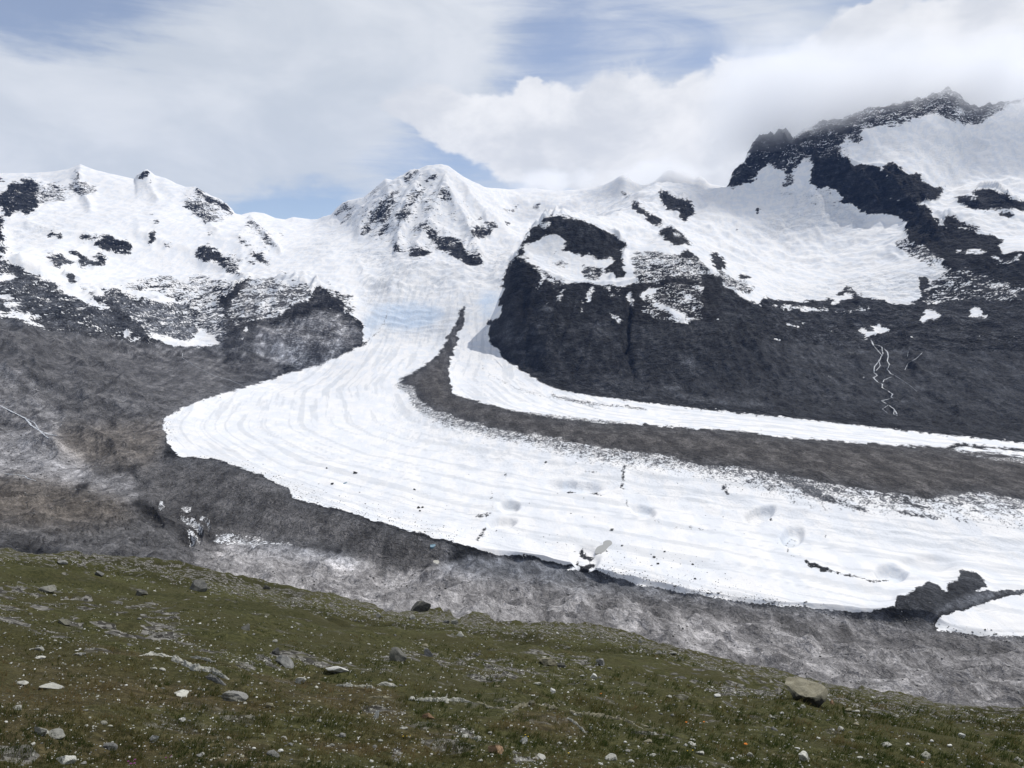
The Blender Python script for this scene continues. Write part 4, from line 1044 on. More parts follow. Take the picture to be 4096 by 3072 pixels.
# ---- right-hand loft: rocky hill and right massif
GR = [(u, v, y) for u, v, y in rG if u >= 1060]
rR0 = [(1000, 900, 4300)] + [(u, v + 26, y * .93) for u, v, y in GR]
rR1 = [(1000, 870, 4700), (1048, 760, 4850)] + [(u, v + 1, y) for u, v, y in GR]
rR2 = yrow(1000, 830, 4800, 1048, 745, 4880, 1060, 715, 4900, 1100, 740, 4450, 1180, 785, 4000, 1300, 815, 3820, 1500, 840, 3650, 1700, 857, 3520, 1900, 877, 3380, 2212, 902, 3230, 2560, 930, 3100)
rR3 = yrow(1000, 820, 4850, 1048, 740, 4900, 1060, 702, 4930, 1100, 690, 4600, 1180, 715, 4220, 1300, 737, 4090, 1345, 748, 4120, 1500, 745, 4000, 1620, 740, 3980, 1700, 765, 3980, 1900, 785, 3980, 2212, 785, 3850, 2560, 790, 3700)
rR4 = yrow(1000, 815, 4900, 1048, 735, 4930, 1060, 694, 4960, 1100, 640, 4740, 1180, 652, 4500, 1300, 690, 4340, 1345, 696, 4360, 1400, 692, 4340, 1560, 691, 4330, 1640, 692, 4340, 1700, 705, 4450, 1800, 722, 4600, 1900, 716, 4600, 2050, 690, 4500, 2212, 680, 4350)
rR5 = yrow(1000, 812, 4950, 1048, 733, 4960, 1060, 691, 4985, 1100, 606, 4880, 1130, 580, 4800, 1180, 602, 4720, 1250, 616, 4700, 1350, 614, 4700, 1450, 590, 4760, 1540, 590, 4850, 1600, 640, 4680, 1700, 672, 4780, 1800, 664, 5050, 1900, 640, 5050, 2000, 650, 4950, 2100, 625, 4950, 2212, 612, 4800)
rR6 = yrow(1000, 811, 5000, 1048, 732, 4990, 1060, 689, 5010, 1100, 584, 4990, 1130, 540, 5000, 1180, 556, 5000, 1250, 566, 4990, 1350, 558, 4990, 1450, 545, 5060, 1540, 565, 5150, 1600, 604, 5150, 1700, 622, 5350, 1800, 620, 5500, 1900, 602, 5450, 1980, 602, 5250, 2060, 570, 5200, 2150, 545, 5200, 2212, 535, 5100)
rR7 = yrow(1000, 810, 5050, 1040, 745, 5020, 1056, 695, 5020, 1062, 680, 5020, 1076, 658, 5020, 1086, 640, 5030, 1092, 610, 5040, 1102, 578, 5060, 1112, 556, 5100, 1126, 534, 5130, 1132, 516, 5180, 1150, 497, 5220, 1168, 482, 5250, 1178, 468, 5280, 1190, 466, 5290, 1240, 476, 5290, 1300, 503, 5290, 1350, 538, 5260,
           1400, 520, 5400, 1450, 496, 5550, 1490, 515, 5550, 1540, 545, 5550, 1600, 570, 5750, 1700, 575, 6000, 1800, 570, 6100, 1900, 560, 5900, 1960, 550, 5700, 2020, 512, 5700, 2100, 497, 5700, 2212, 502, 5600)
rR8 = yrow(1000, 860, 5400, 1040, 790, 5350, 1060, 730, 5350, 1100, 640, 5450, 1130, 575, 5550, 1160, 512, 5650, 1190, 470, 5750, 1222, 466, 5850, 1322, 469, 6050, 1397, 484, 6250, 1447, 488, 6250, 1500, 500, 6350, 1600, 522, 6500, 1700, 522, 6600, 1800, 512, 6600, 1900, 506, 6350, 1960, 505, 6050, 2020, 472, 6000, 2100, 452, 6050, 2212, 457, 6000)
rR9 = yrow(1000, 900, 6200, 1060, 800, 6200, 1130, 680, 6300, 1190, 520, 6500, 1222, 500, 6700, 1322, 474, 7000, 1380, 450, 7000, 1450, 445, 7000, 1500, 460, 7000, 1580, 411, 7500, 1640, 407, 7400, 1700, 408, 7250, 1760, 413, 7050, 1810, 445, 6900, 1860, 468, 6750, 1960, 486, 6300, 2000, 440, 6350, 2050, 420, 6500, 2100, 400, 6700, 2212, 402, 6700)
rR10 = yrow(1000, 1000, 7200, 1190, 640, 7500, 1250, 500, 7800, 1330, 432, 7800, 1375, 406, 7800, 1400, 397, 7800, 1422, 391, 7800, 1450, 393, 7800, 1500, 404, 7850, 1530, 411, 7850, 1572, 408, 7650, 1582, 388, 7650, 1600, 360, 7650, 1640, 340, 7650, 1700, 340, 7550, 1760, 345, 7400, 1800, 350, 7200, 1830, 356, 7100, 1880, 358, 6950, 1920, 351, 6900, 1960, 376, 6700, 2000, 400, 6600, 2040, 405, 6700, 2100, 385, 7000, 2212, 380, 7000)
rR11 = yrow(1000, 1100, 8200, 1190, 760, 8300, 1422, 425, 8500, 1530, 430, 8500, 1570, 410, 7700, 1578, 385, 7720, 1592, 362, 7750, 1606, 352, 7780, 1614, 330, 7800, 1626, 312, 7850, 1640, 296, 7900, 1659, 295, 7950, 1680, 288, 7980, 1696, 284, 8000, 1711, 300, 8020, 1734, 280, 8060, 1760, 270, 8100, 1784, 262, 8120, 1812, 260, 8150, 1839, 254, 8200, 1860, 240, 8200, 1874, 231, 8200, 1909, 232, 8200, 1930, 224, 8200, 1946, 228, 8200, 1964, 218, 8200, 1990, 216, 8200, 2009, 206, 8200, 2030, 200, 8200, 2044, 191, 8200, 2064, 200, 8200, 2084, 217, 8200, 2109, 230, 8200, 2140, 226, 8200, 2179, 220, 8200, 2212, 214, 8300, 2560, 170, 8400)
rR12 = [(u, v + 90, y * 1.08) for u, v, y in rR11]
rR13 = [(u, v + 420, y * 1.35) for u, v, y in rR11]
rowsR = [rR0, rR1, rR2, rR3, rR4, rR5, rR6, rR7, rR8, rR9, rR10, rR11, rR12, rR13]
cntR = [4, 34, 52, 36, 44, 44, 52, 36, 44, 52, 52, 8, 6]
sigR = [3, 3, 4, 4, 4, 4, 3, 0, 3, 3, 2, 0, 2, 6]
SR = np.arange(-0.045, 0.80, 1.2 / 764)
tR, YR, ER = loft(rowsR, SR, cntR, sigR)


def dispR(x, y, t, u, v):
    rk = samp(blur(rock, 3, 2), u, v)
    cr = samp(crev, u, v)
    edge_ = np.clip((u - 1075) / 60, 0.12, 1)
    hill = box(t, 1.4, 7.0, .5) * edge_
    up = box(t, 6.8, 11.0, .6)
    sky_ = np.exp(-((t - 11) / .4) ** 2) + np.exp(-((t - 7) / .3) ** 2) * (u < 1240)
    wx = x + 90 * fbm(x, y, 700, 3, seed=60)
    wy = y + 90 * fbm(x, y, 700, 3, seed=61)
    d = hill * rk * (22 * ridged(wx * 1.3, wy * .45, 260, 5, .55, seed=62) + 7 * fbm(x, y, 45, 4, .6, seed=63))
    d = d + hill * (10 * fbm(x, y, 320, 4, seed=64) + (1 - rk) * 3 * fbm(x, y, 60, 3, seed=65))
    d = d + up * (1 - .8 * np.clip(sky_, 0, 1)) * (52 * ridged(wx, wy * .6, 900, 5, .52, seed=66) + 16 * fbm(x, y, 170, 4, seed=67))
    d = d + up * rk * (26 + 56 * ridged(wx * 1.4, wy * .5, 200, 4, .58, seed=68))
    d = d + (up + hill) * (1 - rk) * cr * 16 * ridged(x * .6, y, 110, 4, .6, seed=69)
    d = d + np.exp(-((t - 11) / .35) ** 2) * rk * (30 * ridged(x * 1.4, y, 210, 5, .6, seed=72) - 5) + sky_ * 10 * fbm(x, y, 80, 4, .6, seed=70) * (.2 + rk)
    # gullies cut into the dark hill
    g1 = np.exp(-((u - (1358 - 8 * np.sin((v - 690) / 25.))) / 7.) ** 2) * box(t, 2.2, 4.4, .4) * 30
    d = d - g1
    fl = np.clip((u - 1440) / 40, 0, 1) * np.clip((1640 - u) / 30, 0, 1) * box(t, 2.6, 3.9, .4)
    d = d + fl * 9 * np.abs(np.sin(u / 5.5 + 2 * fbm(x, y, 90, 2, seed=71)))
    d = d - 30 * box(t, -1, 1.02, .15) * 0
    return d


CRESTS_R = [(P(1180, 468, 1140, 515, 1112, 560, 1100, 610), 9, 30), (P(1112, 560, 1150, 580, 1230, 610, 1340, 616, 1420, 590, 1470, 560), 8, 16), (P(1352, 540, 1345, 570, 1320, 600), 9, 34),
            (P(1450, 492, 1490, 515, 1520, 540), 9, 22), (P(1470, 560, 1540, 590, 1600, 645, 1650, 690), 10, 24), (P(1290, 695, 1360, 697, 1480, 694, 1560, 692, 1640, 692), 6, 16),
            (P(1150, 620, 1140, 680, 1130, 740), 9, 26), (P(1210, 640, 1190, 720, 1170, 780), 10, 26), (P(1290, 690, 1270, 760, 1250, 810), 9, 20), (P(1600, 700, 1640, 770, 1680, 820), 12, 26),
            (P(1740, 680, 1800, 730, 1860, 790), 10, 20), (P(1910, 650, 1950, 720, 1980, 800), 14, 22), (P(1760, 352, 1830, 358, 1920, 352, 1960, 376, 2010, 402), 9, 30), (P(1960, 440, 2000, 490, 2060, 500, 2150, 515), 9, 30),
            (P(1640, 300, 1655, 360, 1690, 400), 12, 45), (P(1740, 280, 1760, 330, 1760, 380), 12, 45), (P(1620, 320, 1605, 370), 8, 40)]


def dispR2(x, y, t, u, v):
    d = dispR(x, y, t, u, v)
    uu, vv = u + 3 * pn(x / 50, y / 50, 87), v + 3 * pn(x / 50, y / 50, 88)
    for pts, wd, hh in CRESTS_R:
        d = d + hh * crest(uu, vv, pts, wd) * (t > 1.4) * np.clip((10.8 - t) / .5, 0, 1)
    for pts, wd, hh in [(P(1362, 640, 1356, 690, 1358, 730, 1345, 770, 1330, 800), 7, -34), (P(1240, 640, 1225, 700, 1200, 760), 6, -18), (P(1700, 660, 1760, 720, 1880, 740), 8, -14), (P(1890, 735, 1910, 800, 1925, 880), 8, -12)]:
        d = d + hh * crest(uu, vv, pts, wd) * (t > 1.4) * (t < 6)
    return d


VR, atR, uR, vR = finish(tR, YR, ER, SR, dispR2)


def ovR(L):
    L = L.copy()
    L[tR > 8.2] = np.where(uR[tR > 8.2] < 1300, 1, 0)
    L[tR < 1.9] = np.where(uR[tR < 1.9] < 1400, 1, 2)
    return L


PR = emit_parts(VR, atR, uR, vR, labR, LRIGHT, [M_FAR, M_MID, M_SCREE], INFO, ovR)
print('terrain', round(time.time() - T0, 1))

# ------------------------------------------------------------------ water on and beside the ice
def unproj_z(pts, z):
    o = []
    for u, v in pts:
        s, e = pdir(u, v)
        y = z / float(e)
        o.append((float(s) * y, y, z))
    return o


def ground_M(u, v, rng=None):
    """nearest surveyed spot of the main terrain to a photo pixel"""
    sel = (tM > 1.9) & (tM < 13)
    d = np.where(sel, (uM - u) ** 2 + (vM - v) ** 2, 1e12)
    i = np.unravel_index(np.argmin(d), d.shape)
    return Vector(VM[i])


def flat_mat(name, col, rough=.8, spec=.2, noise=None):
    m, t = mat_new(name)
    c = (*col, 1)
    if noise:
        pos = t.n('ShaderNodeNewGeometry').outputs[0]
        n = t.noise(pos, noise[0], 5.0, .65)
        c = t.mixc(t.ss(n, .3, .7), tuple(x * noise[1] for x in col), tuple(min(1, x * noise[2]) for x in col))
    b = t.n('ShaderNodeBsdfPrincipled', Base_Color=c, Roughness=rough)
    b.inputs['Specular IOR Level'].default_value = spec
    t.n('ShaderNodeOutputMaterial', Surface=b.outputs[0])
    return m


def ngon(name, pts, mat, thick=1.2):
    """low slab of water filling a hollow"""
    n = len(pts)
    top = [Vector(p) for p in pts]
    bot = [Vector((p[0], p[1], p[2] - thick)) for p in pts]
    me = bpy.data.meshes.new(name)
    me.from_pydata([tuple(p) for p in top + bot], [], [list(range(n))] + [[i, i + n, (i + 1) % n + n, (i + 1) % n] for i in range(n)])
    me.update()
    return link(name, me, mat)


W_MILK = flat_mat("milky_meltwater", (0.36, 0.35, 0.31), .12, .4)
W_BLUE = flat_mat("blue_meltwater", (0.12, 0.22, 0.28), .08, .5)
W_PALE = flat_mat("pale_silty_pool", (0.5, 0.48, 0.42), .15, .4)
W_FOAM = flat_mat("white_water", (0.62, 0.64, 0.66), .5, .3, (.3, .55, 1.25))


for (nm, pts, kd, lb), z in zip(PONDS, PZ):
    o = ngon(nm, unproj_z(pts, z + .9), {'milk': W_MILK, 'blue': W_BLUE, 'pale': W_PALE}[kd], 3.0)
    tag(o, lb, 'pond', kind='structure')

bpy.context.view_layer.update()
DG = bpy.context.evaluated_depsgraph_get()


def hit(u, v):
    s, e = pdir(u, v)
    d = Vector((float(s), 1.0, float(e))).normalized()
    ok, loc, nrm, fi, ob, mx = scn.ray_cast(DG, Vector((0, 0, 0)), d)
    return (loc, nrm, ob) if ok else (None, None, None)


def ribbon(name, lines, label, px, mat, rs=1):
    rnd = random.Random(rs)
    V, Fc_ = [], []
    for pts, wd in lines:
        dense = []
        for (ax, ay), (bx, by) in zip(pts[:-1], pts[1:]):
            n = max(2, int(math.hypot(bx - ax, by - ay) / 2.0))
            for i in range(n):
                f = i / n
                dense.append((ax + (bx - ax) * f + rnd.uniform(-.5, .5), ay + (by - ay) * f))
        hp = [h for h in (hit(*p)[0] for p in dense) if h is not None]
        if len(hp) < 2:
            continue
        b0 = len(V)
        for i, h in enumerate(hp):
            t = (hp[min(i + 1, len(hp) - 1)] - hp[max(i - 1, 0)])
            t.z = 0
            t.normalize()
            nrm = Vector((-t.y, t.x, 0))
            ww = h.y / F * wd * px * rnd.uniform(.7, 1.9) * .5
            V += [tuple(h + nrm * ww + Vector((0, 0, .9))), tuple(h + Vector((0, 0, 1.7))), tuple(h - nrm * ww + Vector((0, 0, .9)))]
        for i in range(len(hp) - 1):
            a = b0 + 3 * i
            Fc_ += [[a, a + 1, a + 4, a + 3], [a + 1, a + 2, a + 5, a + 4]]
    me = bpy.data.meshes.new(name)
    me.from_pydata(V, [], Fc_)
    me.update()
    o = link(name, me, mat)
    return tag(o, label, 'stream', kind='structure')


ribbon('meltwater_stream', [(Fc(890, 780, 915, 830, 950, 870, 985, 910, 960, 960, 920, 1010, 915, 1060, 945, 1085, 910, 1105, 950, 1145, 990, 1160, 985, 1190, 1040, 1220, 1075, 1245, 1065, 1275, 1080, 1280, 980, 1305, 1040, 1340, 1090, 1375, 1120, 1430), 1.7),
                            (Fc(920, 820, 955, 826, 985, 840, 992, 900, 965, 940), 1.2), (Fc(1005, 855, 1030, 880, 1040, 920, 1030, 960, 1050, 990, 1030, 1030, 1060, 1070, 1095, 1085), 1.4),
                            (Fc(1095, 1085, 1180, 1140, 1250, 1190, 1290, 1230), .6), (Fc(955, 950, 970, 1000, 930, 1050), .9), (Fc(1065, 1098, 1000, 1125, 990, 1155), 1.0),
                            (Fc(1330, 890, 1280, 940, 1210, 980, 1180, 1045), .8), (Fc(1210, 880, 1205, 930), .6), (Fc(1040, 1340, 990, 1375, 1040, 1420), .8), (Fc(1090, 1380, 1085, 1420, 1130, 1440), .9)],
       'white meltwater cascades braiding down the dark slope at right', 1.0, W_FOAM)
ribbon('glacier_brook', [(K6(0, 50, 100, 100, 220, 160, 270, 220, 340, 265, 420, 300, 500, 310), 2.6), (K6(220, 160, 300, 200, 340, 265), 1.5), (K6(340, 265, 400, 320, 430, 335), 2.0)],
       'pale foaming brook at the left edge above the brown rubble', 1.0, W_FOAM, 3)
ribbon('thin_brook', [(K5(1580, 460, 1575, 500, 1620, 530, 1680, 570, 1760, 610, 1860, 660, 1980, 690, 2110, 745), .55)], 'thin pale brook from the snow hollow down to the lobe', 1.0, W_FOAM, 4)
ribbon('valley_brook', [(K6(40, 640, 120, 648, 210, 655, 240, 680, 320, 705), 1.6)], 'short pale brook below the light rocks at far left', 1.0, W_FOAM, 5)
print('water', round(time.time() - T0, 1))


# ------------------------------------------------------------------ the grassy hillside
J, J2, J3, J4 = crop(0, 2304), crop(1024, 2304), crop(2048, 2304), crop(3072, 2304)
scree = newmap(0.0)
brown = newmap(0.25)
for v_, pts in [(.75, J(0, 400, 150, 430, 300, 480, 480, 560, 700, 610, 850, 600, 700, 540, 450, 500, 250, 430, 100, 330, 0, 320)),
                (.85, J(520, 350, 700, 360, 900, 430, 1100, 480, 1300, 430, 1500, 480, 1700, 560, 1900, 640, 2212, 740, 2212, 830, 2000, 740, 1800, 660, 1500, 600, 1250, 540, 1000, 510, 750, 430)),
                (.5, J(1150, 340, 1350, 280, 1650, 330, 1650, 420, 1400, 450)), (.35, J(0, 60, 500, 100, 900, 180, 1500, 260, 1500, 320, 600, 300, 0, 300)),
                (.65, J2(0, 600, 150, 640, 350, 660, 600, 680, 760, 740, 1000, 790, 1280, 820, 1000, 800, 600, 800, 300, 800, 100, 770, 0, 740)), (.55, J2(900, 660, 1150, 660, 1500, 650, 1700, 700, 2212, 700, 2212, 760, 1700, 770, 1300, 760, 1000, 730)),
                (.8, J2(1760, 870, 1900, 800, 2212, 780, 2212, 880, 1900, 890)), (.8, J2(900, 1140, 1050, 1110, 1250, 1150, 1290, 1220, 1100, 1240, 950, 1200)), (.7, J2(1680, 1280, 1850, 1330, 1930, 1400, 1780, 1400)),
                (.7, J2(1180, 1480, 1260, 1490, 1260, 1600, 1180, 1560)), (.9, J3(0, 840, 200, 820, 500, 850, 480, 890, 200, 870, 0, 860)), (.8, J3(1450, 900, 1700, 960, 2000, 960, 2212, 960, 2212, 1040, 1900, 1040, 1650, 980)),
                (.6, J3(0, 1500, 200, 1550, 330, 1600, 300, 1659, 0, 1659)), (.8, J4(0, 1000, 120, 940, 150, 1010, 0, 1060)), (.45, J4(600, 1100, 900, 1130, 1300, 1170, 1900, 1200, 2212, 1280, 2212, 1340, 1500, 1240, 1000, 1190, 620, 1140)),
                (.5, J4(1900, 1040, 2212, 1100, 2212, 1180, 1950, 1100)), (.5, J3(100, 640, 500, 660, 800, 740, 700, 800, 200, 800)), (.45, J3(1100, 760, 1500, 850, 1900, 900, 1800, 940, 1300, 860))]:
    poly(scree, pts, v_)
for v_, pts in [(.75, J(0, 540, 1200, 640, 2000, 800, 2212, 900, 2212, 1200, 1400, 1200, 600, 1150, 0, 1250)), (.6, J(0, 1250, 600, 1200, 2212, 1300, 2212, 1659, 0, 1659)),
                (.7, J2(0, 820, 700, 880, 1300, 1000, 1300, 1250, 500, 1300, 0, 1200)), (.5, J2(0, 1250, 2212, 1250, 2212, 1659, 0, 1659)), (.8, J3(0, 1130, 450, 1170, 700, 1300, 300, 1400, 0, 1350)), (.45, J3(0, 1350, 900, 1400, 900, 1659, 0, 1659))]:
    poly(brown, pts, v_)
for (ua, va), (ub, vb_) in zip(EDGE[:-1], EDGE[1:]):
    poly(scree, [(ua, va - 14), (ub, vb_ - 14), (ub, vb_ + 10), (ua, va + 10)], .62, 'max')
    poly(scree, [(ua, va + 10), (ub, vb_ + 10), (ub, vb_ + 30), (ua, va + 30)], .38, 'max')
scree = blur(scree, 3, 2)
brown = blur(brown, 8, 2)
_eu = np.array(EDGE, float)
_es, _ee = pdir(_eu[:, 0], _eu[:, 1])
YE = 112.0


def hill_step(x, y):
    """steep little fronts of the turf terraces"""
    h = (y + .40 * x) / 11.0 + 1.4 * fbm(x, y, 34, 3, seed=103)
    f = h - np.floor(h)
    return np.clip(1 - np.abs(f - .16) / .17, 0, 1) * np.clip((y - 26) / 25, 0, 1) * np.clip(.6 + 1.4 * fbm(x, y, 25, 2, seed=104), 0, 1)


def hill_z(x, y):
    x = np.asarray(x, float)
    y = np.asarray(y, float)
    s = np.clip(x / np.maximum(y, 3.0), -1.2, 1.2)
    z = -1.7 - .43 * y - .17 * x
    cor = np.interp(s, _es, _ee) - (-1.7 / YE - .43 - .17 * s)
    rmp = np.clip((y - 15) / 90, 0, 1)
    z = z + cor * y * rmp * rmp * (3 - 2 * rmp)
    far = np.clip(y / 45, 0, 1)
    z = z + 1.7 * far * fbm(x, y, 40, 4, .5, seed=100) + .30 * np.clip(y / 20, .12, 1) * fbm(x, y, 11, 4, .55, seed=101) + .10 * fbm(x, y, 1.5, 3, .6, seed=102) + .20 * np.clip(y / 16, .2, 1) * ridged(x, y, 5.5, 3, .55, seed=106)
    h = (y + .40 * x) / 11.0 + 1.4 * fbm(x, y, 34, 3, seed=103)
    f = h - np.floor(h)
    saw = np.where(f < .3, f / .3, (1 - f) / .7)
    z = z + 1.05 * np.clip((y - 28) / 30, 0, 1) * (saw - .5) * np.clip(.6 + fbm(x, y, 25, 2, seed=104), 0, 1.2)
    ye = YE * (1 + .24 * fbm(s * 10, s * 3, 1.3, 5, .6, seed=105))
    over = np.maximum(0, y - ye)
    return z - .55 * over * (1 - np.exp(-over / 14)) - np.where(over > 0, 0, 0)


S_H = np.arange(-1.0, 1.0, 3.0 / 764)
y_h = np.exp(np.linspace(math.log(2.5), math.log(290), 320))
YH = y_h[:, None] + 0 * S_H[None, :]
XH = YH * S_H[None, :]
ZH = hill_z(XH, YH)
uH, vH = project(XH, YH, ZH)
VH = np.stack([XH, YH, ZH], -1)
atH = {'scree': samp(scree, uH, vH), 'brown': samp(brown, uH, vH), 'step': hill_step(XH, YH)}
# ground under and behind the viewer
bx_ = np.linspace(-60, 60, 90)
by_ = np.linspace(-60, 2.5, 50)
XB, YB = np.meshgrid(bx_, by_)
ZB = hill_z(XB, YB)

mg, t = mat_new("alpine_turf")
pos = t.n('ShaderNodeNewGeometry').outputs[0]
sc_, br_ = t.attr('scree'), t.attr('brown')
g1 = t.noise(pos, .55, 5.0, .65, .3)
g2 = t.noise(pos, 5.0, 5.0, .7, .3)
g3 = t.noise(t.map(pos, scale=(1, 1, .4)), 26.0, 4.0, .7)
green = t.mixc(t.ss(g2, .3, .7), (.046, .049, .019), (.135, .130, .054))
brn = t.mixc(t.ss(g2, .3, .7), (.054, .043, .023), (.165, .135, .068))
base = t.mixc(t.ss(t.m('ADD', br_, t.m('MULTIPLY', t.m('SUBTRACT', g1, .5), 2.2)), .3, .85), green, brn)
base = t.mixc(t.ss(t.noise(pos, .16, 3.0, .6), .45, .62, 0, .7), base, (.085, .078, .036))
base = t.mixc(t.ss(g3, .35, .7, 0, .6), base, (.015, .016, .008))
vo = t.n('ShaderNodeTexVoronoi', {'feature': 'F1'}, Vector=pos, Scale=9.0, Randomness=1.0)
vc = t.n('ShaderNodeSeparateColor', i0=vo.outputs[1]).outputs[0]
vo2 = t.n('ShaderNodeTexVoronoi', {'feature': 'F1'}, Vector=pos, Scale=2.6, Randomness=1.0)
vc2 = t.n('ShaderNodeSeparateColor', i0=vo2.outputs[1]).outputs[0]
gr = t.mixc(t.m('MULTIPLY', t.m('MULTIPLY', vc, vc), 1.0), (.05, .047, .04), (.34, .325, .29))
peb = t.ss(t.m('ADD', sc_, t.m('ADD', t.m('MULTIPLY', t.m('SUBTRACT', g1, .5), .9), t.m('MULTIPLY', t.m('SUBTRACT', vc2, .5), 1.3))), .55, .75)
base = t.mixc(t.m('MULTIPLY', t.attr('step'), .65), base, (.020, .020, .011))  # terrace fronts: their shade put into the turf colour, with darker growth
colr = t.mixc(peb, base, gr)
bmp = t.n('ShaderNodeBump', Strength=.8, Distance=.16, Height=t.m('ADD', g2, t.m('MULTIPLY', g3, .5))).outputs[0]
bs = t.n('ShaderNodeBsdfPrincipled', Base_Color=colr, Roughness=.95, Normal=bmp)
bs.inputs['Specular IOR Level'].default_value = .05
t.n('ShaderNodeOutputMaterial', Surface=bs.outputs[0])
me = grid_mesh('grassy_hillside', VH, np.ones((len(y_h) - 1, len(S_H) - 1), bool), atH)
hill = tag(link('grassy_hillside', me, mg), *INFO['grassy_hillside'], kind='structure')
me = grid_mesh('grassy_slope', np.stack([XB, YB, ZB], -1), np.ones((len(by_) - 1, len(bx_) - 1), bool), {'scree': XB * 0, 'brown': XB * 0 + .4, 'step': XB * 0})
tag(link('grassy_slope', me, mg), 'stony green slope under and behind the viewpoint', 'ground', kind='structure')


def hill_hit(u, v):
    """photo pixels -> points on the hillside (vectorised bisection along each ray)"""
    s, e = pdir(np.asarray(u, float), np.asarray(v, float))
    lo = np.full(s.shape, 2.6)
    hi_ = np.full(s.shape, 118.0)
    for _ in range(34):
        mid = .5 * (lo + hi_)
        above = e * mid > hill_z(s * mid, mid)
        lo = np.where(above, mid, lo)
        hi_ = np.where(above, hi_, mid)
    return s * lo, lo, hill_z(s * lo, lo)
print('hill', round(time.time() - T0, 1))

# ------------------------------------------------------------------ stones
def ico(sub):
    p = (1 + 5 ** .5) / 2
    V = [Vector(a).normalized() for a in ((-1, p, 0), (1, p, 0), (-1, -p, 0), (1, -p, 0), (0, -1, p), (0, 1, p), (0, -1, -p), (0, 1, -p), (p, 0, -1), (p, 0, 1), (-p, 0, -1), (-p, 0, 1))]
    Fs = [(0, 11, 5), (0, 5, 1), (0, 1, 7), (0, 7, 10), (0, 10, 11), (1, 5, 9), (5, 11, 4), (11, 10, 2), (10, 7, 6), (7, 1, 8), (3, 9, 4), (3, 4, 2), (3, 2, 6), (3, 6, 8), (3, 8, 9), (4, 9, 5), (2, 4, 11), (6, 2, 10), (8, 6, 7), (9, 8, 1)]
    for _ in range(sub):
        cache = {}
        nf = []

        def mid(a, b):
            k = (min(a, b), max(a, b))
            if k not in cache:
                cache[k] = len(V)
                V.append(((V[a] + V[b]) / 2).normalized())
            return cache[k]
        for a, b, c in Fs:
            ab, bc, ca = mid(a, b), mid(b, c), mid(c, a)
            nf += [(a, ab, ca), (b, bc, ab), (c, ca, bc), (ab, bc, ca)]
        Fs = nf
    return np.array([tuple(v) for v in V]), Fs


ICO = {k: ico(k) for k in (0, 1, 2, 3)}


def rock_shape(seed, sub, cuts=9, rough=.05):
    """angular block: a ball trimmed by random planes"""
    r = np.random.RandomState(seed)
    v, f = ICO[sub]
    v = v.copy()
    for _ in range(cuts):
        n = r.normal(size=3)
        n /= np.linalg.norm(n)
        d = r.uniform(.36, .74)
        k = v @ n - d
        v = v - np.outer(np.maximum(k, 0), n)
    if rough:
        v = v + rough * np.stack([pn(v[:, (i + 1) % 3] * 3 + seed, v[:, (i + 2) % 3] * 3 + i * 7, seed % 50) for i in range(3)], 1)
    v = v - (v.max(0) + v.min(0)) / 2
    v = v / ((v.max(0) - v.min(0)) / 2)
    return v, f


def stone_mat(name, lo, hi, lichen=(.25, .24, .18), dark=None):
    m, t = mat_new(name)
    oc = t.n('ShaderNodeTexCoord').outputs[3]
    geo = t.n('ShaderNodeNewGeometry').outputs[0]
    n1 = t.noise(geo, 3.0, 5.0, .7, .3)
    n2 = t.noise(geo, 22.0, 4.0, .7)
    n3 = t.noise(geo, 0.9, 3.0, .6)
    ri = t.n('ShaderNodeObjectInfo').outputs['Random']
    c = t.mixc(t.ss(n1, .3, .7), lo, hi)
    c = t.mixc(t.ss(n3, .5, .68, 0, .6), c, lichen)
    c = t.mixc(t.ss(n2, .52, .68, 0, .55), c, tuple(x * .35 for x in lo))
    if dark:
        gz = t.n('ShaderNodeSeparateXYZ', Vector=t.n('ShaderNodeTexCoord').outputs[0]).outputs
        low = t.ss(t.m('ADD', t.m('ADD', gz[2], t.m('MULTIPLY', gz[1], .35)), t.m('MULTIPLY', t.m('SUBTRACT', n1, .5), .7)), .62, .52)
        c = t.mixc(low, c, dark)  # dark lower front: lichen, and the shade of that side painted in
    hs = t.n('ShaderNodeHueSaturation', Value=t.m('MULTIPLY_ADD', ri, .55, .7), Color=c).outputs[0]
    b = t.n('ShaderNodeBump', Strength=.7, Distance=.03, Height=t.m('ADD', n1, n2)).outputs[0]
    p = t.n('ShaderNodeBsdfPrincipled', Base_Color=hs, Roughness=.9, Normal=b)
    p.inputs['Specular IOR Level'].default_value = .1
    t.n('ShaderNodeOutputMaterial', Surface=p.outputs[0])
    return m


ST = {'pale': stone_mat("pale_gneiss", (.30, .295, .26), (.50, .49, .43)), 'grey': stone_mat("grey_gneiss", (.13, .13, .122), (.26, .255, .235)),
      'dark': stone_mat("dark_gneiss", (.04, .04, .038), (.10, .098, .09)), 'tan': stone_mat("tan_boulder_rock", (.21, .19, .13), (.34, .315, .225), (.15, .14, .1)),
      'tan2': stone_mat("lichened_shaded_tan_rock", (.22, .20, .14), (.36, .335, .25), (.15, .14, .1), (.055, .052, .046)), 'rust': stone_mat("rusty_gneiss", (.27, .17, .10), (.40, .27, .17), (.40, .37, .31)), 'white': stone_mat("white_quartz", (.48, .475, .44), (.66, .65, .60))}
VAR = {}
for sub, nvar in ((2, 8), (1, 12)):
    VAR[sub] = []
    for i in range(nvar):
        v, f = rock_shape(500 + 31 * i + sub, sub, 8 if sub == 2 else 6, .06 if sub == 2 else .03)
        me = bpy.data.meshes.new('stone_shape')
        me.from_pydata([tuple(p) for p in v], [], f)
        me.update()
        VAR[sub].append(me)
MESHC = {}


def stone_mesh(sub, i, col):
    k = (sub, i, col)
    if k not in MESHC:
        me = VAR[sub][i].copy()
        me.materials.append(ST[col])
        MESHC[k] = me
    return MESHC[k]


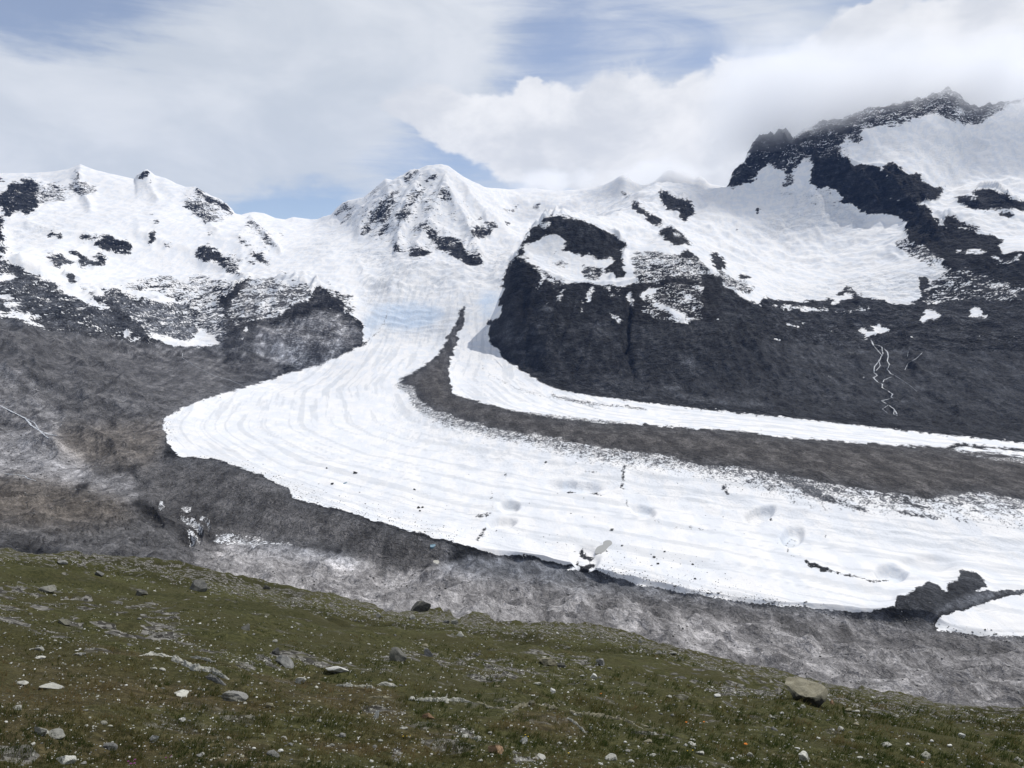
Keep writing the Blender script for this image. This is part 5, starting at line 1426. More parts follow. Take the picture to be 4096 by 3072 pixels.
def hill_normal(x, y):
    e = .4
    dzx = (hill_z(x + e, y) - hill_z(x - e, y)) / (2 * e)
    dzy = (hill_z(x, y + e) - hill_z(x, y - e)) / (2 * e)
    return Vector((-float(dzx), -float(dzy), 1)).normalized()


rnd = random.Random(11)


def feet(items):
    """items: (u, v, height px) -> foot points on the hillside and the slope there"""
    a = np.array(items, float)
    x, y, z = hill_hit(a[:, 0], a[:, 1] + a[:, 2] * .42)
    return np.stack([x, y, z, (hill_z(x, y + .3) - z) / .3], 1)


def put_stone(name, u, v, wpx, hpx, col, foot, sink=.36, sub=2, depth=None, big=None):
    """u, v: centre of the stone on the photo; width and height measured there too"""
    x, y, z, gy = (float(a) for a in foot)
    k = math.sqrt(x * x + y * y + z * z) / F * (1 / math.sqrt(1 + ((u - CX) / F) ** 2))
    w_, h_ = wpx * k / 2, hpx * k / 2
    if big is not None:
        vv, ff = rock_shape(big, 3, 11, .07)
        me = bpy.data.meshes.new(name)
        me.from_pydata([tuple(p) for p in vv], [], ff)
        me.update()
        me.materials.append(ST[col])
    else:
        me = stone_mesh(sub, rnd.randrange(len(VAR[sub])), col)
    o = bpy.data.objects.new(name, me)
    COL.objects.link(o)
    dp = depth * w_ if depth else w_ * rnd.uniform(.6, .95)
    hh = h_ * 1.12
    o.scale = (w_, dp, hh * (1 + sink * .5))
    o.rotation_euler = (R(-14) + R(rnd.uniform(-8, 8)), R(8) + R(rnd.uniform(-10, 10)), R(rnd.uniform(-16, 16)))
    o.location = (x, y + dp * .55, z + gy * dp * .55 + hh * (1 - sink) * .75)
    return o


BIG = [  # (u, v centre), width, height in photo pixels, colour, label
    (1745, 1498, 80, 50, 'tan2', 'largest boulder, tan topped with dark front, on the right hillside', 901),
    (860, 1414, 36, 29, 'grey', 'big angular grey boulder standing in scree at mid hillside', 902),
    (925, 1409, 20, 18, 'grey', 'blocky grey boulder right of the big angular grey boulder', 903),
    (615, 1430, 44, 22, 'grey', 'wide low grey boulder in scree left of the big angular boulder', 904),
    (595, 1408, 18, 16, 'dark', 'dark upright boulder just above the wide low grey boulder', 905),
    (993, 1372, 17, 16, 'pale', 'round pale boulder on the turf step above the scree', 906),
    (982, 1344, 14, 11, 'pale', 'right one of two touching pale boulders near the turf edge', 907),
    (964, 1343, 13, 10, 'grey', 'left one of two touching boulders near the turf edge', 908),
    (818, 1329, 12, 11, 'grey', 'small square grey boulder on green turf below the edge', 909),
    (891, 1332, 13, 10, 'pale', 'pale boulder with dark hollow on green turf below the edge', 910),
    (1183, 1430, 36, 17, 'tan', 'broad tan boulder at mid slope right of centre', 911),
    (1214, 1436, 21, 11, 'dark', 'dark block leaning against the broad tan boulder', 912),
    (1297, 1430, 19, 14, 'grey', 'split grey boulder alone on the turf right of centre', 913),
    (1478, 1405, 15, 17, 'grey', 'upright grey boulder near the right turf edge', 914),
    (1422, 1408, 13, 9, 'grey', 'low grey boulder left of the upright grey boulder', 915),
    (1385, 1385, 12, 9, 'pale', 'small pointed pale boulder below the turf edge right of centre', 916),
    (1243, 1334, 16, 14, 'dark', 'dark block perched on the turf edge against the scree', 917),
    (1181, 1329, 15, 10, 'rust', 'boulder with orange stain on the turf edge', 918),
    (99, 1272, 32, 15, 'grey', 'long grey boulder on dark turf at far left', 919),
    (137, 1344, 28, 13, 'dark', 'dark flat boulder between two scree strips at left', 920),
    (529, 1355, 18, 15, 'grey', 'rounded grey boulder in a pair left of centre', 921),
    (304, 1283, 24, 14, 'dark', 'dark mossy boulder on the upper left turf', 922),
    (214, 1240, 22, 11, 'grey', 'oval grey boulder high on the left turf', 923),
    (130, 1215, 22, 9, 'grey', 'twin topped grey boulder highest on the left turf', 924),
    (425, 1263, 42, 24, 'grey', 'craggy grey rock at the turf edge above the pale scree', 925),
    (908, 1306, 38, 27, 'dark', 'craggy dark rock jutting from the turf edge at centre', 926),
    (872, 1300, 44, 18, 'dark', 'low dark ledge rock left of the jutting dark rock', 927),
    (763, 1285, 16, 11, 'grey', 'grey block on the turf edge left of the dark ledge', 928),
    (573, 1269, 17, 10, 'dark', 'dark block at the turf edge left of centre', 929),
    (1450, 1380, 14, 11, 'grey', 'grey block on the edge where turf meets scree, right', 930),
    (1798, 1518, 12, 11, 'rust', 'small rust orange stone at the foot of the largest boulder', 931),
    (1774, 1490, 11, 10, 'pale', 'pale stone touching the right side of the largest boulder', 932),
    (923, 1547, 29, 15, 'rust', 'orange streaked flat stone in brown grass near bottom centre', 933),
    (1070, 1619, 31, 21, 'rust', 'long tilted orange stone in the grass at bottom centre', 934),
    (1028, 1594, 20, 12, 'pale', 'pale block beside scattered chips left of the tilted orange stone', 935),
    (725, 1448, 52, 14, 'white', 'long white slab lying in turf left of centre', 936),
    (648, 1471, 22, 15, 'pale', 'pinkish white stone in the brown turf left of centre', 937),
    (1283, 1461, 13, 11, 'white', 'bright white stone right of the bare sandy strip', 938),
    (1193, 1491, 13, 10, 'white', 'white cube shaped stone below the bare sandy strip', 939),
    (1131, 1600, 17, 16, 'white', 'triangular white stone near bottom centre', 940),
    (1320, 1637, 25, 13, 'white', 'rectangular white stone at the bottom edge right of centre', 941),
    (1739, 1636, 27, 21, 'pale', 'rough pale stone at the bottom below the largest boulder', 942),
    (1916, 1609, 25, 9, 'pale', 'long flat pale stone at lower right', 943),
    (2079, 1590, 16, 12, 'white', 'pointed white stone at lower right', 944),
    (2001, 1632, 21, 12, 'pale', 'pale rounded stone lowest at lower right', 945),
    (588, 1628, 26, 13, 'grey', 'grey stone in the grass at bottom left of centre', 946),
    (813, 1543, 11, 20, 'white', 'upright white splinter standing in the stone pile', 947),
    (132, 1640, 42, 20, 'pale', 'long tilted pale stone at the bottom left', 948),
    (115, 1586, 38, 16, 'pale', 'long pale stone above the tilted one at bottom left', 949),
    (85, 1579, 32, 18, 'pale', 'tilted pale slab left of the long pale stone', 950),
    (107, 1483, 43, 11, 'pale', 'flat wide pale stone on the brown left turf', 951),
    (44, 1476, 25, 10, 'pale', 'smooth pale oval stone near the left border', 952),
    (77, 1400, 28, 9, 'pale', 'flat pale stone below the left scree strip', 953),
    (236, 1613, 28, 12, 'grey', 'grey flat stone in long grass at lower left', 954),
    (502, 1506, 54, 19, 'grey', 'broad humped grey stone left of centre in green grass', 955),
    (387, 1498, 31, 12, 'pale', 'two toned pale stone below the left rock ledge', 956),
    (332, 1595, 16, 14, 'white', 'bright white stone in dark soil at lower left', 957),
    (390, 1554, 14, 9, 'white', 'small white oval stone alone in grass at lower left', 958),
    (177, 1414, 16, 6, 'white', 'thin white stone on the brown brow at left', 959),
    (85, 1420, 19, 8, 'pale', 'pale brick shaped stone at left below the scree', 960),
]
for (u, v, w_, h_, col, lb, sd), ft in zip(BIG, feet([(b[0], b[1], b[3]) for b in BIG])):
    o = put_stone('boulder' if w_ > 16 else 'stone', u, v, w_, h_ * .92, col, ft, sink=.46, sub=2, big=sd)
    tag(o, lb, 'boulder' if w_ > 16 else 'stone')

# rock ledges breaking through the turf
def ledge(name, line_pts, wpx, hpx, col, label, seed, nmin=14):
    r = np.random.RandomState(seed)
    P_ = np.array(line_pts, float)
    seg = np.r_[0, np.cumsum(np.hypot(*np.diff(P_, axis=0).T))]
    n = max(nmin, int(seg[-1] / 2.2))
    tt = np.linspace(0, seg[-1], n)
    uu, vv = np.interp(tt, seg, P_[:, 0]), np.interp(tt, seg, P_[:, 1])
    x, y, z = hill_hit(uu, vv)
    m = 13
    Fs = []
    k = (y / F)[:, None]
    f = (np.arange(n) / (n - 1))[:, None]
    env = np.minimum(1, np.minimum(4 * f, 4 * (1 - f))) ** .6
    blk = np.repeat(.7 + .6 * r.rand(n // 5 + 1), 5)[:n][:, None]
    a = np.linspace(-1, 1, m)[None]
    tt = tt[:, None]
    PX = x[:, None] + .25 * a * wpx * k
    PY = y[:, None] + a * wpx * k * env * (1 + .35 * pn(tt / 9 + 0 * a, a * 5 + 0 * tt, seed))
    prof = (1 - np.abs(a) ** 2.6) * np.where(a < 0, 1.0, .8)
    PZ_ = hill_z(PX, PY) + hpx * k * env * (prof * blk * (1.0 + .6 * pn(tt / 5 + 0 * a, a * 2.2 + 0 * tt, seed + 3)) - .22)
    V = np.stack([PX, PY, PZ_], -1).reshape(-1, 3).tolist()
    for i in range(n - 1):
        for j in range(m - 1):
            a = i * m + j
            Fs.append((a, a + m, a + m + 1, a + 1))
    me = bpy.data.meshes.new(name)
    me.from_pydata(V, [], Fs)
    me.update()
    o = link(name, me, ST[col])
    return tag(o, label, 'outcrop')


ledge('rock_outcrop', J(1205, 690, 1300, 680, 1400, 690, 1550, 740, 1680, 795, 1830, 815, 1980, 895), 11, 11, 'pale', 'long pale rock ledge slanting through the turf at left', 21)
ledge('rock_outcrop', J(1640, 700, 1740, 715, 1860, 745), 5, 6, 'pale', 'small pale rib behind the long left ledge', 22)
ledge('rock_outcrop', J(1770, 870, 1850, 890, 1950, 945), 9, 10, 'grey', 'grey rock slab at the lower end of the left ledge', 23)
ledge('rock_outcrop', J2(690, 945, 850, 955, 1000, 970, 1090, 995), 6, 7, 'pale', 'pale ledge in brown turf left of centre', 24)
ledge('rock_outcrop', J2(1050, 945, 1130, 935, 1220, 955), 7, 7, 'pale', 'short pale hump beside the centre left ledge', 25)
ledge('rock_outcrop', J2(970, 1050, 1070, 1050, 1180, 1055), 4, 5, 'tan', 'narrow tan rib above the dry grass tuft', 26)
ledge('rock_outcrop', J2(1340, 1075, 1550, 1075, 1750, 1075, 1870, 1095), 9, 8, 'pale', 'broad pale ledge at centre foreground', 27)
ledge('rock_outcrop', J2(1910, 1085, 2050, 1145, 2212, 1175) + J3(60, 1140, 150, 1110, 300, 1140, 450, 1165, 600, 1205, 850, 1230, 1000, 1260, 1140, 1325), 9, 10, 'tan', 'longest tan rock ledge snaking right of centre foreground', 28)
ledge('rock_outcrop', J3(490, 1230, 560, 1280, 640, 1360), 9, 6, 'pale', 'pale slab below the longest tan ledge', 29)

# ---- countable stones strewn over the turf: the largest as things, the small ones as one litter
LAND = [('the largest boulder', 1743, 1490), ('the big angular grey boulder', 860, 1414), ('the long left rock ledge', 400, 1440), ('the longest tan ledge', 1220, 1545), ('the broad tan boulder', 1183, 1430),
        ('the long grey boulder at far left', 99, 1272), ('the upright grey boulder', 1478, 1405), ('the bottom left corner', 60, 1640), ('the bottom right corner', 2150, 1640), ('the tilted orange stone', 1070, 1619),
        ('the white slab', 725, 1448), ('the humped grey stone', 502, 1506), ('the right border', 2200, 1590), ('the left border', 20, 1430), ('the jutting dark rock', 908, 1306)]
rs = np.random.RandomState(5)
cand = []
while len(cand) < 240:
    u, v = rs.uniform(5, 2207), rs.uniform(1200, 1652)
    if v < np.interp(u, _eu[:, 0], _eu[:, 1]) + 8:
        continue
    near = (v - 1200) / 450
    if rs.rand() > .25 + .75 * near:
        continue
    cand.append((u, v, rs.gamma(2.4, 1.0) * (1.0 + 1.7 * near) + 3.0))
cand.sort(key=lambda c: -c[2])
rows_ = []
cand = [(u, v, w_, w_ * rs.uniform(.3, .6)) for u, v, w_ in cand]
for (u, v, w_, h_), ft in zip(cand, feet([(c_[0], c_[1], c_[3]) for c_ in cand])):
    col = rs.choice(['pale', 'pale', 'pale', 'white', 'grey', 'tan'])
    o = put_stone('stone', u, v, w_, h_, str(col), ft, sub=1)
    nm, lu, lv = min(LAND, key=lambda l: (l[1] - u) ** 2 + 2.2 * (l[2] - v) ** 2)
    du_, dv_ = u - lu, (v - lv) * 1.5
    rel = ('left of' if du_ < 0 else 'right of') if abs(du_) > abs(dv_) else ('above' if dv_ < 0 else 'below')
    rows_.append((str(col), rel, nm, o))
seen = {}
for col, rel, nm, o in rows_:
    k = (col, rel, nm)
    seen[k] = seen.get(k, 0) + 1
    rank = dict(enumerate(('largest', 'second largest', 'third largest', 'fourth largest', 'fifth largest', 'sixth largest', 'seventh largest', 'eighth largest', 'ninth largest', 'tenth largest'), 1)).get(seen[k])
    if rank:
        tag(o, f'{rank} small {col} stone {rel} {nm}', 'stone', 'small stones strewn over the turf')
    else:
        tag(o, f'tiny {col} stone {rel} {nm}', 'stone', f'tiny {col} stones {rel} {nm}')


def litter(name, X, Y, Z, S, mats, label, cat, seed, sub=0, flat=.65, ysc=.9):
    """thousands of chips joined in one mesh"""
    r = np.random.RandomState(seed)
    shapes = [rock_shape(700 + 13 * i + seed, sub, 4, 0) for i in range(8)]
    n = len(X)
    nv = len(shapes[0][0])
    nf = len(shapes[0][1])
    pick = r.randint(0, 8, n)
    base = np.array([s[0] for s in shapes])[pick]
    fa = np.array(shapes[0][1])
    ang = r.uniform(0, 2 * np.pi, n)
    ca, sa = np.cos(ang)[:, None], np.sin(ang)[:, None]
    sc = np.stack([r.uniform(.7, 1.3, n), r.uniform(.7, 1.1, n) * ysc, r.uniform(.5, 1.1, n) * flat], 1)[:, None, :] * base
    vx = sc[..., 0] * ca - sc[..., 1] * sa
    vy = sc[..., 0] * sa + sc[..., 1] * ca
    V = np.stack([X[:, None] + vx * S[:, None], Y[:, None] + vy * S[:, None], Z[:, None] + (sc[..., 2] + .25 * flat) * S[:, None]], -1).reshape(-1, 3)
    Fs = (fa[None] + (np.arange(n) * nv)[:, None, None]).reshape(-1, 3)
    me = bpy.data.meshes.new(name)
    me.vertices.add(len(V))
    me.vertices.foreach_set('co', V.astype(np.float32).ravel())
    me.loops.add(len(Fs) * 3)
    me.loops.foreach_set('vertex_index', Fs.astype(np.int32).ravel())
    me.polygons.add(len(Fs))
    me.polygons.foreach_set('loop_start', np.arange(0, len(Fs) * 3, 3, dtype=np.int32))
    me.polygons.foreach_set('material_index', np.repeat(r.randint(0, len(mats), n), nf).astype(np.int32))
    me.update(calc_edges=True)
    o = link(name, me)
    for m in mats:
        me.materials.append(m)
    return tag(o, label, cat, kind='stuff')


us, vs_, ws = [], [], []
rs = np.random.RandomState(8)
while len(us) < 11000:
    n = 20000
    u, v = rs.uniform(-40, 2252, n), rs.uniform(1190, 1675, n)
    ok = v > np.interp(u, _eu[:, 0], _eu[:, 1]) + 6
    cl = .5 + .5 * pn(u / 45, v / 28, 33) + .35 * pn(u / 16, v / 11, 34)
    dens = np.clip(.09 + .8 * samp(scree, u, v) + .42 * np.clip(cl - .45, 0, 1), 0, 1)
    ok &= rs.rand(n) < dens
    us += list(u[ok])
    vs_ += list(v[ok])
us, vs_ = np.array(us[:11000]), np.array(vs_[:11000])
near = np.clip((vs_ - 1200) / 450, 0, 1)
ws = (rs.gamma(2.0, .5, len(us)) + .6) * (1.25 + 1.1 * near) * (1 - .25 * samp(scree, us, vs_))
x, y, z = hill_hit(us, vs_)
litter('stone_litter', x, y, z, ws * y / F * .5, [ST['pale'], ST['pale'], ST['grey'], ST['white'], ST['grey']], 'countless small pale stones strewn over the turf', 'stones', 3, 0)

# ---- rubble on the foreland, the moraines and the ice
def scatter_ground(n, seed, weight, lo_px, hi_px, tmin=2.05, tmax=8):
    r = np.random.RandomState(seed)
    sel = np.argwhere((tM > tmin) & (tM < tmax) & (uM > -60) & (uM < 2270))
    wt = weight(uM[sel[:, 0], sel[:, 1]], vM[sel[:, 0], sel[:, 1]]) * 1.0
    wt = np.clip(wt, 0, None)
    p = sel[r.choice(len(sel), n, p=wt / wt.sum())]
    q = VM[p[:, 0], p[:, 1]] + r.normal(size=(n, 3)) * np.array([.8, 1.2, 0])
    sz = (lo_px + (hi_px - lo_px) * r.rand(n) ** 4) * q[:, 1] / F * .5
    return q[:, 0], q[:, 1], q[:, 2], sz


def msk(*polys, soft=3):
    mp = newmap(0)
    for pts, v_ in polys:
        poly(mp, pts, v_)
    return blur(mp, soft, 2)


R_PALE = flat_mat("pale_rubble", (.30, .295, .28), .95, .05, (.08, .6, 1.4))
R_GREY = flat_mat("grey_rubble", (.16, .158, .152), .95, .05, (.08, .6, 1.4))
R_DARK = flat_mat("dark_rubble", (.07, .067, .062), .95, .05, (.08, .6, 1.4))
FORE = msk((P(-10, 930, 300, 1000, 420, 1170, 870, 1236, 1300, 1245, 1900, 1330, 2230, 1378, 2230, 1600, -10, 1250), .6), (P(420, 1235, 900, 1235, 1060, 1330, 700, 1300, 420, 1270), 1.0), (P(1300, 1330, 1700, 1380, 2230, 1480, 2230, 1600, 1500, 1500), .9))
litter('foreland_rubble', *scatter_ground(7500, 4, lambda u, v: samp(FORE, u, v), 1.0, 5.5, 2.02, 3.6), [R_PALE, R_GREY, R_GREY, R_DARK], 'pale and grey boulders littering the scree below the ice', 'rubble', 5)
DEBM = msk((DEB, 1.0), (P(500, 1000, 640, 1075, 860, 1140, 1000, 1180, 1010, 1165, 860, 1110, 660, 1040, 520, 985), .10), (P(350, 905, 372, 985, 385, 985, 362, 905), .5))
litter('tongue_rubble', *scatter_ground(4200, 6, lambda u, v: samp(DEBM, u, v), 1.0, 3.4, 2.5, 6), [R_GREY, R_GREY, R_DARK], 'rubble covering the dark ice tongue before the lobe', 'rubble', 7)
MORM = msk((MOR, .5), (P(880, 830, 960, 925, 1300, 1010, 1650, 1070, 2000, 1120, 2230, 1150, 2230, 1080, 1700, 1025, 1100, 935), 1.0))
litter('moraine_rubble', *scatter_ground(4000, 8, lambda u, v: samp(MORM, u, v), .8, 2.6, 3.5, 8.2), [R_DARK, R_DARK, R_GREY], 'rubble along the dark medial moraine', 'rubble', 9)
ICEM = msk((P(1000, 1150, 1260, 1190, 1300, 1240, 1660, 1303, 1700, 1290, 1480, 1190, 1330, 1165, 1200, 1165, 1020, 1140), 1.0), (P(560, 1020, 640, 1078, 860, 1138, 1000, 1170, 1010, 1150, 860, 1110, 640, 1040), 1.6), (P(700, 980, 2000, 1150, 2000, 1250, 700, 1080), .05))
litter('ice_stones', *scatter_ground(1500, 10, lambda u, v: samp(ICEM, u, v), .9, 3.6, 2.9, 6), [R_DARK, R_DARK, R_GREY], 'dark stones scattered on the white ice margin', 'stones', 11)

LEFTM = msk((P(-10, 700, 300, 742, 560, 820, 360, 905, 350, 1000, 300, 1060, 420, 1160, 300, 1220, -10, 1170), .35), (P(-10, 780, 150, 820, 180, 950, 130, 1040, -10, 1040), 1.0))
litter('slope_rubble', *scatter_ground(4500, 12, lambda u, v: samp(LEFTM, u, v), .9, 3.6, 2.02, 8.5), [R_PALE, R_GREY, R_GREY, R_DARK], 'boulders strewn over the left rubble slopes', 'rubble', 13)
selR = np.argwhere((tR > 1.2) & (tR < 5) & (uR < 2260) & (vR > 690))
pR = selR[np.random.RandomState(14).choice(len(selR), 2600)]
qR = VR[pR[:, 0], pR[:, 1]]
litter('hill_rubble', qR[:, 0], qR[:, 1], qR[:, 2], (.7 + 2.0 * np.random.RandomState(15).rand(2600) ** 5) * qR[:, 1] / F * .5, [R_DARK, R_DARK, R_GREY], 'boulders strewn over the dark slopes right of the glacier', 'rubble', 15)

ERR = [(767, 1021, 9, 'largest dark boulder alone on the white ice left of centre'), (717, 1044, 7, 'dark boulder left of the blue slot on the ice'), (706, 1009, 5, 'small dark stone highest on the left ice'),
       (895, 1056, 6, 'dark stone on the ice above the rubble tongue'), (905, 1096, 8, 'largest of three dark boulders close together on the ice'), (914, 1095, 6, 'right one of three dark boulders close together on the ice'),
       (908, 1102, 5, 'lowest of three dark boulders close together on the ice'), (1412, 1203, 7, 'dark triangular boulder on the ice right of the pond'), (1422, 1216, 6, 'dark boulder below the triangular one right of the pond'),
       (1435, 1191, 6, 'grey boulder above the triangular one right of the pond'), (1497, 1219, 6, 'dark boulder far right of the pond'), (1502, 1250, 6, 'dark boulder close above the right ice edge'),
       (1343, 1178, 6, 'grey boulder just right of the beige pond'), (1321, 1144, 9, 'grey block above the beige pond'), (1310, 1189, 4, 'small stone standing in the beige pond')]
for i, (u, v, w_, lb) in enumerate(ERR):
    g = ground_M(u, v + w_ * .3)
    k = g.y / F * .5 * w_
    vv, ff = rock_shape(1200 + i, 2, 8, .06)
    me = bpy.data.meshes.new('erratic_boulder')
    me.from_pydata([tuple(p) for p in vv], [], ff)
    me.update()
    o = link('erratic_boulder', me, R_GREY if 'grey' in lb else R_DARK)
    o.scale = (k, k * .8, k * .7)
    o.location = g + Vector((0, 0, k * .45))
    tag(o, lb, 'boulder')
print('stones', round(time.time() - T0, 1))

# ------------------------------------------------------------------ grass
def blades(name, n, seed, vlo, vhi, lo_px, hi_px, label, tuft=7):
    r = np.random.RandomState(seed)
    m = n // tuft
    u, v = r.uniform(-60, 2272, m * 3), vlo + (vhi - vlo) * np.sqrt(r.rand(m * 3))
    ok = v > np.interp(u, _eu[:, 0], _eu[:, 1]) + 10
    ok &= samp(scree, u, v) < .35 + .4 * r.rand(m * 3)
    ok &= pn(u / 60, v / 34, 44) + .5 * pn(u / 19, v / 12, 45) > -.35 + .3 * r.rand(m * 3)
    u, v = u[ok][:m], v[ok][:m]
    x, y, z = hill_hit(u, v)
    x, y = np.repeat(x, tuft), np.repeat(y, tuft)
    N = len(x)
    k = y / F
    x = x + r.normal(size=N) * 3.2 * k
    y = y + r.normal(size=N) * 4.5 * k
    z = hill_z(x, y) - .004
    k = y / F
    h = r.uniform(lo_px, hi_px, N) * k * np.repeat(r.uniform(.6, 1.25, len(u)), tuft)
    wd = r.uniform(.8, 1.7, N) * k
    a = r.uniform(0, 2 * np.pi, N)
    lean = np.stack([r.normal(.45, .35, N), r.normal(-.15, .3, N)], 1)   # wind from the left
    side = np.stack([np.cos(a), np.sin(a)], 1)
    b = np.stack([x, y], 1)
    V = np.zeros((N, 5, 3))
    V[:, 0, :2], V[:, 1, :2] = b - side * wd[:, None] / 2, b + side * wd[:, None] / 2
    m1 = b + lean * h[:, None] * .3
    V[:, 2, :2], V[:, 3, :2] = m1 - side * wd[:, None] * .36, m1 + side * wd[:, None] * .36
    V[:, 4, :2] = b + lean * h[:, None]
    V[:, 0, 2] = V[:, 1, 2] = z
    V[:, 2, 2] = V[:, 3, 2] = z + h * .55
    V[:, 4, 2] = z + h * .92
    f = np.array([[0, 1, 3], [0, 3, 2], [2, 3, 4]])
    Fs = (f[None] + (np.arange(N) * 5)[:, None, None]).reshape(-1, 3)
    me = bpy.data.meshes.new(name)
    me.vertices.add(N * 5)
    me.vertices.foreach_set('co', V.astype(np.float32).ravel())
    me.loops.add(len(Fs) * 3)
    me.loops.foreach_set('vertex_index', Fs.astype(np.int32).ravel())
    me.polygons.add(len(Fs))
    me.polygons.foreach_set('loop_start', np.arange(0, len(Fs) * 3, 3, dtype=np.int32))
    me.update(calc_edges=True)
    uu, vv = project(x, y, z)
    br = np.clip(samp(brown, uu, vv) * .7 + .9 * fbm(x, y, 1.7, 3, seed=46) + r.normal(0, .22, N), 0, 1)
    at = me.attributes.new('dry', 'FLOAT', 'POINT')
    at.data.foreach_set('value', np.repeat(br, 5).astype(np.float32))
    o = link(name, me, M_BLADE)
    return tag(o, label, 'grass', kind='stuff')


M_BLADE, t = mat_new("grass_blade")
dry = t.attr('dry')
c = t.mixc(t.ss(dry, .15, .6), (.062, .082, .024), (.18, .155, .058))
c = t.mixc(t.ss(dry, .6, 1.0), c, (.27, .20, .10))
dif = t.n('ShaderNodeBsdfDiffuse', Color=c).outputs[0]
trl = t.n('ShaderNodeBsdfTranslucent', Color=c).outputs[0]
t.n('ShaderNodeOutputMaterial', Surface=t.n('ShaderNodeMixShader', i0=.3, i1=dif, i2=trl).outputs[0])
blades('grass', 70000, 50, 1395, 1690, 5.0, 16.0, 'short green and brown grass tufts on the foreground slope')
blades('far_turf_grass', 14000, 51, 1200, 1440, 2.2, 5.0, 'short turf on the upper part of the foreground slope', 5)

# ------------------------------------------------------------------ flowers
PET = {'orange': flat_mat("orange_petal", (.75, .22, .02), .6, .2), 'yellow': flat_mat("yellow_petal", (.62, .42, .04), .6, .2), 'pink': flat_mat("purple_petal", (.26, .05, .22), .6, .2)}
M_STEM = flat_mat("flower_stem", (.05, .075, .02), .8, .1)
HEADM = {}


def flower(u, v, px, col, label, heads=1, group=None):
    x, y, z = (float(a) for a in hill_hit([u], [v + px * .9]))
    k = y / F * px / 2
    root = bpy.data.objects.new('wild_flower', None)
    COL.objects.link(root)
    root.location = (x, y, z)
    root.empty_display_size = k
    tag(root, label, 'flower', group)
    for q in range(heads):
        ox, oy = (0, 0) if heads == 1 else (rnd.uniform(-3, 3) * k, rnd.uniform(-2, 2) * k)
        hh = k * rnd.uniform(1.6, 2.4)
        hr = k if heads == 1 else k * .7
        V, Fs = [], []
        for i in range(6):
            a = i / 6 * 2 * math.pi
            V += [(ox + math.cos(a) * k * .1, oy + math.sin(a) * k * .1, -.02), (ox + math.cos(a) * k * .07 + k * .15, oy + math.sin(a) * k * .07, hh)]
        for i in range(6):
            j = (i + 1) % 6
            Fs.append((2 * i, 2 * j, 2 * j + 1, 2 * i + 1))
        me = bpy.data.meshes.new('stem')
        me.from_pydata(V, [], Fs)
        link('stem', me, M_STEM, root)
        V, Fs = [(ox + k * .15, oy, hh + hr * .05)], []
        np_ = 9
        for i in range(np_):
            a = (i + .1) / np_ * 2 * math.pi
            for da, rr, zz in ((-.26, .62, .18), (0, 1.0, .30), (.26, .62, .18)):
                V.append((ox + k * .15 + math.cos(a + da) * rr * hr, oy + math.sin(a + da) * rr * hr, hh + zz * hr))
            b = 1 + 3 * i
            Fs += [(0, b, b + 1), (0, b + 1, b + 2)]
        V.append((ox + k * .15, oy, hh + hr * .45))
        c0 = len(V)
        for i in range(8):
            a = i / 8 * 2 * math.pi
            V.append((ox + k * .15 + math.cos(a) * .4 * hr, oy + math.sin(a) * .4 * hr, hh + .22 * hr))
        Fs += [(c0 - 1, c0 + i, c0 + (i + 1) % 8) for i in range(8)]
        me = bpy.data.meshes.new('flower_head')
        me.from_pydata(V, [], Fs)
        h = link('flower_head', me, PET[col], root)
        h.rotation_euler = (0, 0, 0)


flower(1610, 1607, 10, 'orange', 'largest orange flower in the grass at lower right')
flower(1482, 1561, 6, 'orange', 'left one of two orange flowers right of the longest tan ledge')
flower(1520, 1559, 5.5, 'orange', 'right one of two orange flowers right of the longest tan ledge')
flower(1298, 1499, 5, 'orange', 'lone orange flower above the longest tan ledge')
flower(1992, 1648, 6.5, 'orange', 'orange flower at the bottom edge on the right')
flower(1228, 1626, 5, 'yellow', 'yellow flower at bottom right of centre')
flower(1138, 1590, 6, 'yellow', 'yellow flower cluster above the triangular white stone', 3)
flower(1488, 1618, 6, 'yellow', 'dull yellow flower left of the largest orange flower', 2)
flower(878, 1590, 6, 'yellow', 'yellow flowers in the grass at bottom centre', 3)
flower(288, 1646, 8, 'pink', 'purple flower patch at the bottom left edge', 6)
flower(364, 1634, 5, 'pink', 'small purple flower patch right of the larger purple patch', 4)


# ------------------------------------------------------------------ air and the cloud on the right-hand summit
def box_mesh(name, lo, hi):
    x0, y0, z0 = lo
    x1, y1, z1 = hi
    me = bpy.data.meshes.new(name)
    me.from_pydata([(x0, y0, z0), (x1, y0, z0), (x1, y1, z0), (x0, y1, z0), (x0, y0, z1), (x1, y0, z1), (x1, y1, z1), (x0, y1, z1)], [],
                   [(0, 3, 2, 1), (4, 5, 6, 7), (0, 1, 5, 4), (1, 2, 6, 5), (2, 3, 7, 6), (3, 0, 4, 7)])
    me.update()
    return me


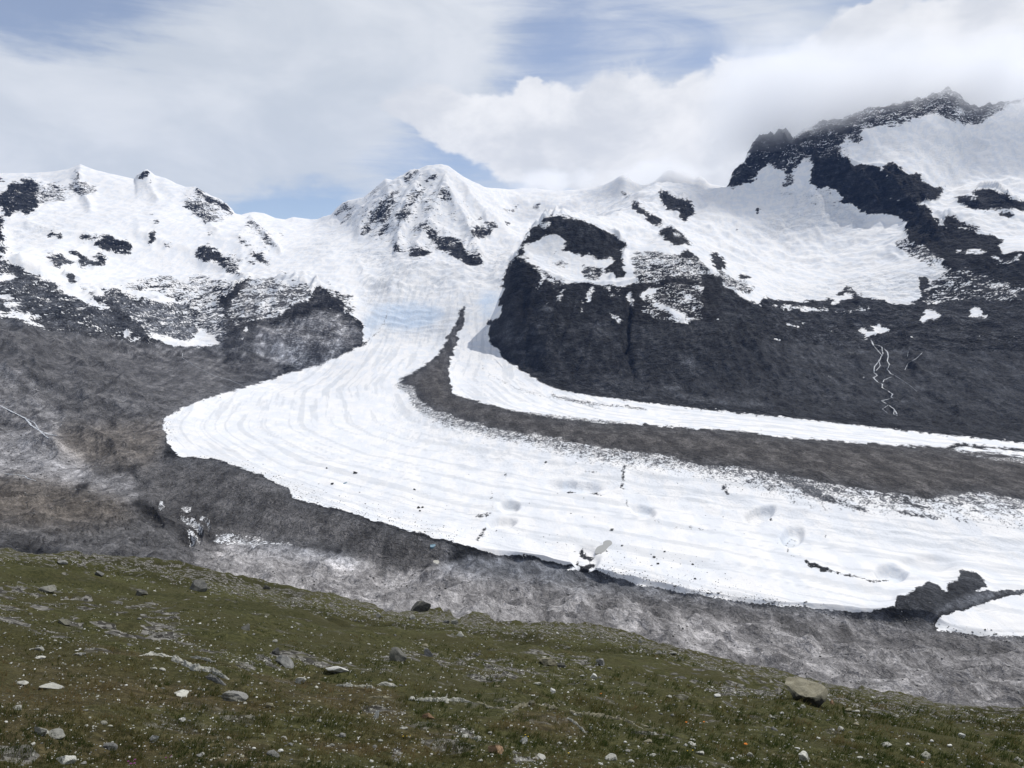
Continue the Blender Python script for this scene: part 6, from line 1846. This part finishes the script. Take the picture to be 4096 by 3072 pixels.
HAZE, CLOUD = True, True
if HAZE:
    m, t = mat_new("clear_mountain_air")
    pv = t.n('ShaderNodeVolumePrincipled', Color=(.26, .46, 1.0, 1), Density=0.62e-5, Anisotropy=.0)
    t.n('ShaderNodeOutputMaterial', Volume=pv.outputs[0])
    o = link('haze', box_mesh('haze', (-12000, -200, -900), (12000, 14500, 2800)), m)
    tag(o, 'thin blue mountain air in front of the far peaks', 'haze', kind='stuff')
if CLOUD:
    m, t = mat_new("cloud_vapour")
    pos = t.n('ShaderNodeNewGeometry').outputs[0]
    sp = t.n('ShaderNodeSeparateXYZ', Vector=pos)
    n1 = t.noise(t.map(pos, scale=(1, 1, 1.3)), 1 / 520., 5.0, .6, .3)
    # cloud base climbs from the left shoulder to the summit, then sinks
    base = t.m('MINIMUM', t.m('MULTIPLY_ADD', sp.outputs[0], .277, 1550. - .277 * 2690), t.m('MULTIPLY_ADD', sp.outputs[0], -.16, 1960. + .16 * 4350))
    up = t.m('DIVIDE', t.m('SUBTRACT', sp.outputs[2], base), 420.)
    dn = t.ss(t.m('ADD', up, t.m('MULTIPLY', t.m('SUBTRACT', n1, .5), 1.6)), -.25, .8)
    top = t.ss(t.m('ADD', sp.outputs[2], t.m('MULTIPLY', t.m('SUBTRACT', n1, .5), 1100.)), 2750., 2150.)
    side = t.m('MULTIPLY', t.ss(sp.outputs[0], 1900., 2600.), t.ss(sp.outputs[0], 7800., 6800.))
    dpt = t.m('MULTIPLY', t.ss(sp.outputs[1], 7350., 7800.), t.ss(sp.outputs[1], 9000., 8500.))
    den = t.m('MULTIPLY', t.m('MULTIPLY', dn, top), t.m('MULTIPLY', side, dpt))
    pv = t.n('ShaderNodeVolumePrincipled', Color=(.985, .99, 1.0, 1), Density=t.m('MULTIPLY', den, .0030), Anisotropy=.5)
    t.n('ShaderNodeOutputMaterial', Volume=pv.outputs[0])
    o = link('summit_cloud', box_mesh('summit_cloud', (1850, 7300, 1450), (7900, 9100, 2780)), m)
    tag(o, 'white cloud wrapped around the summit ridge at upper right', 'cloud', kind='stuff')

    m, t = mat_new("cloud_wisp_vapour")
    pos = t.n('ShaderNodeNewGeometry').outputs[0]
    oc = t.n('ShaderNodeTexCoord').outputs[0]
    n1 = t.noise(t.map(pos, scale=(1, 1, 1.6)), 1 / 380., 5.0, .6, .3)
    c = t.map(oc, loc=(-1, -1, -1), scale=(2, 2, 2))
    ln = t.n('ShaderNodeVectorMath', {'operation': 'LENGTH'}, i0=c).outputs[1]
    den = t.ss(t.m('ADD', t.m('SUBTRACT', 1.0, ln), t.m('MULTIPLY', t.m('SUBTRACT', n1, .5), 2.4)), .25, .95)
    den = t.m('MULTIPLY', den, t.ss(ln, 1.0, .75))
    pv = t.n('ShaderNodeVolumePrincipled', Color=(.99, .993, 1.0, 1), Density=t.m('MULTIPLY', den, .0036), Anisotropy=.5)
    t.n('ShaderNodeOutputMaterial', Volume=pv.outputs[0])
    for lo, hi, lb in [((-330, 8350, 1180), (1250, 9700, 1640), 'low white cloud clinging behind the shoulder of the central peak'), ((900, 8600, 1230), (2700, 9900, 1800), 'low white cloud around the two small far summits')]:
        o = link('ridge_cloud', box_mesh('ridge_cloud', lo, hi), m)
        tag(o, lb, 'cloud', kind='stuff')
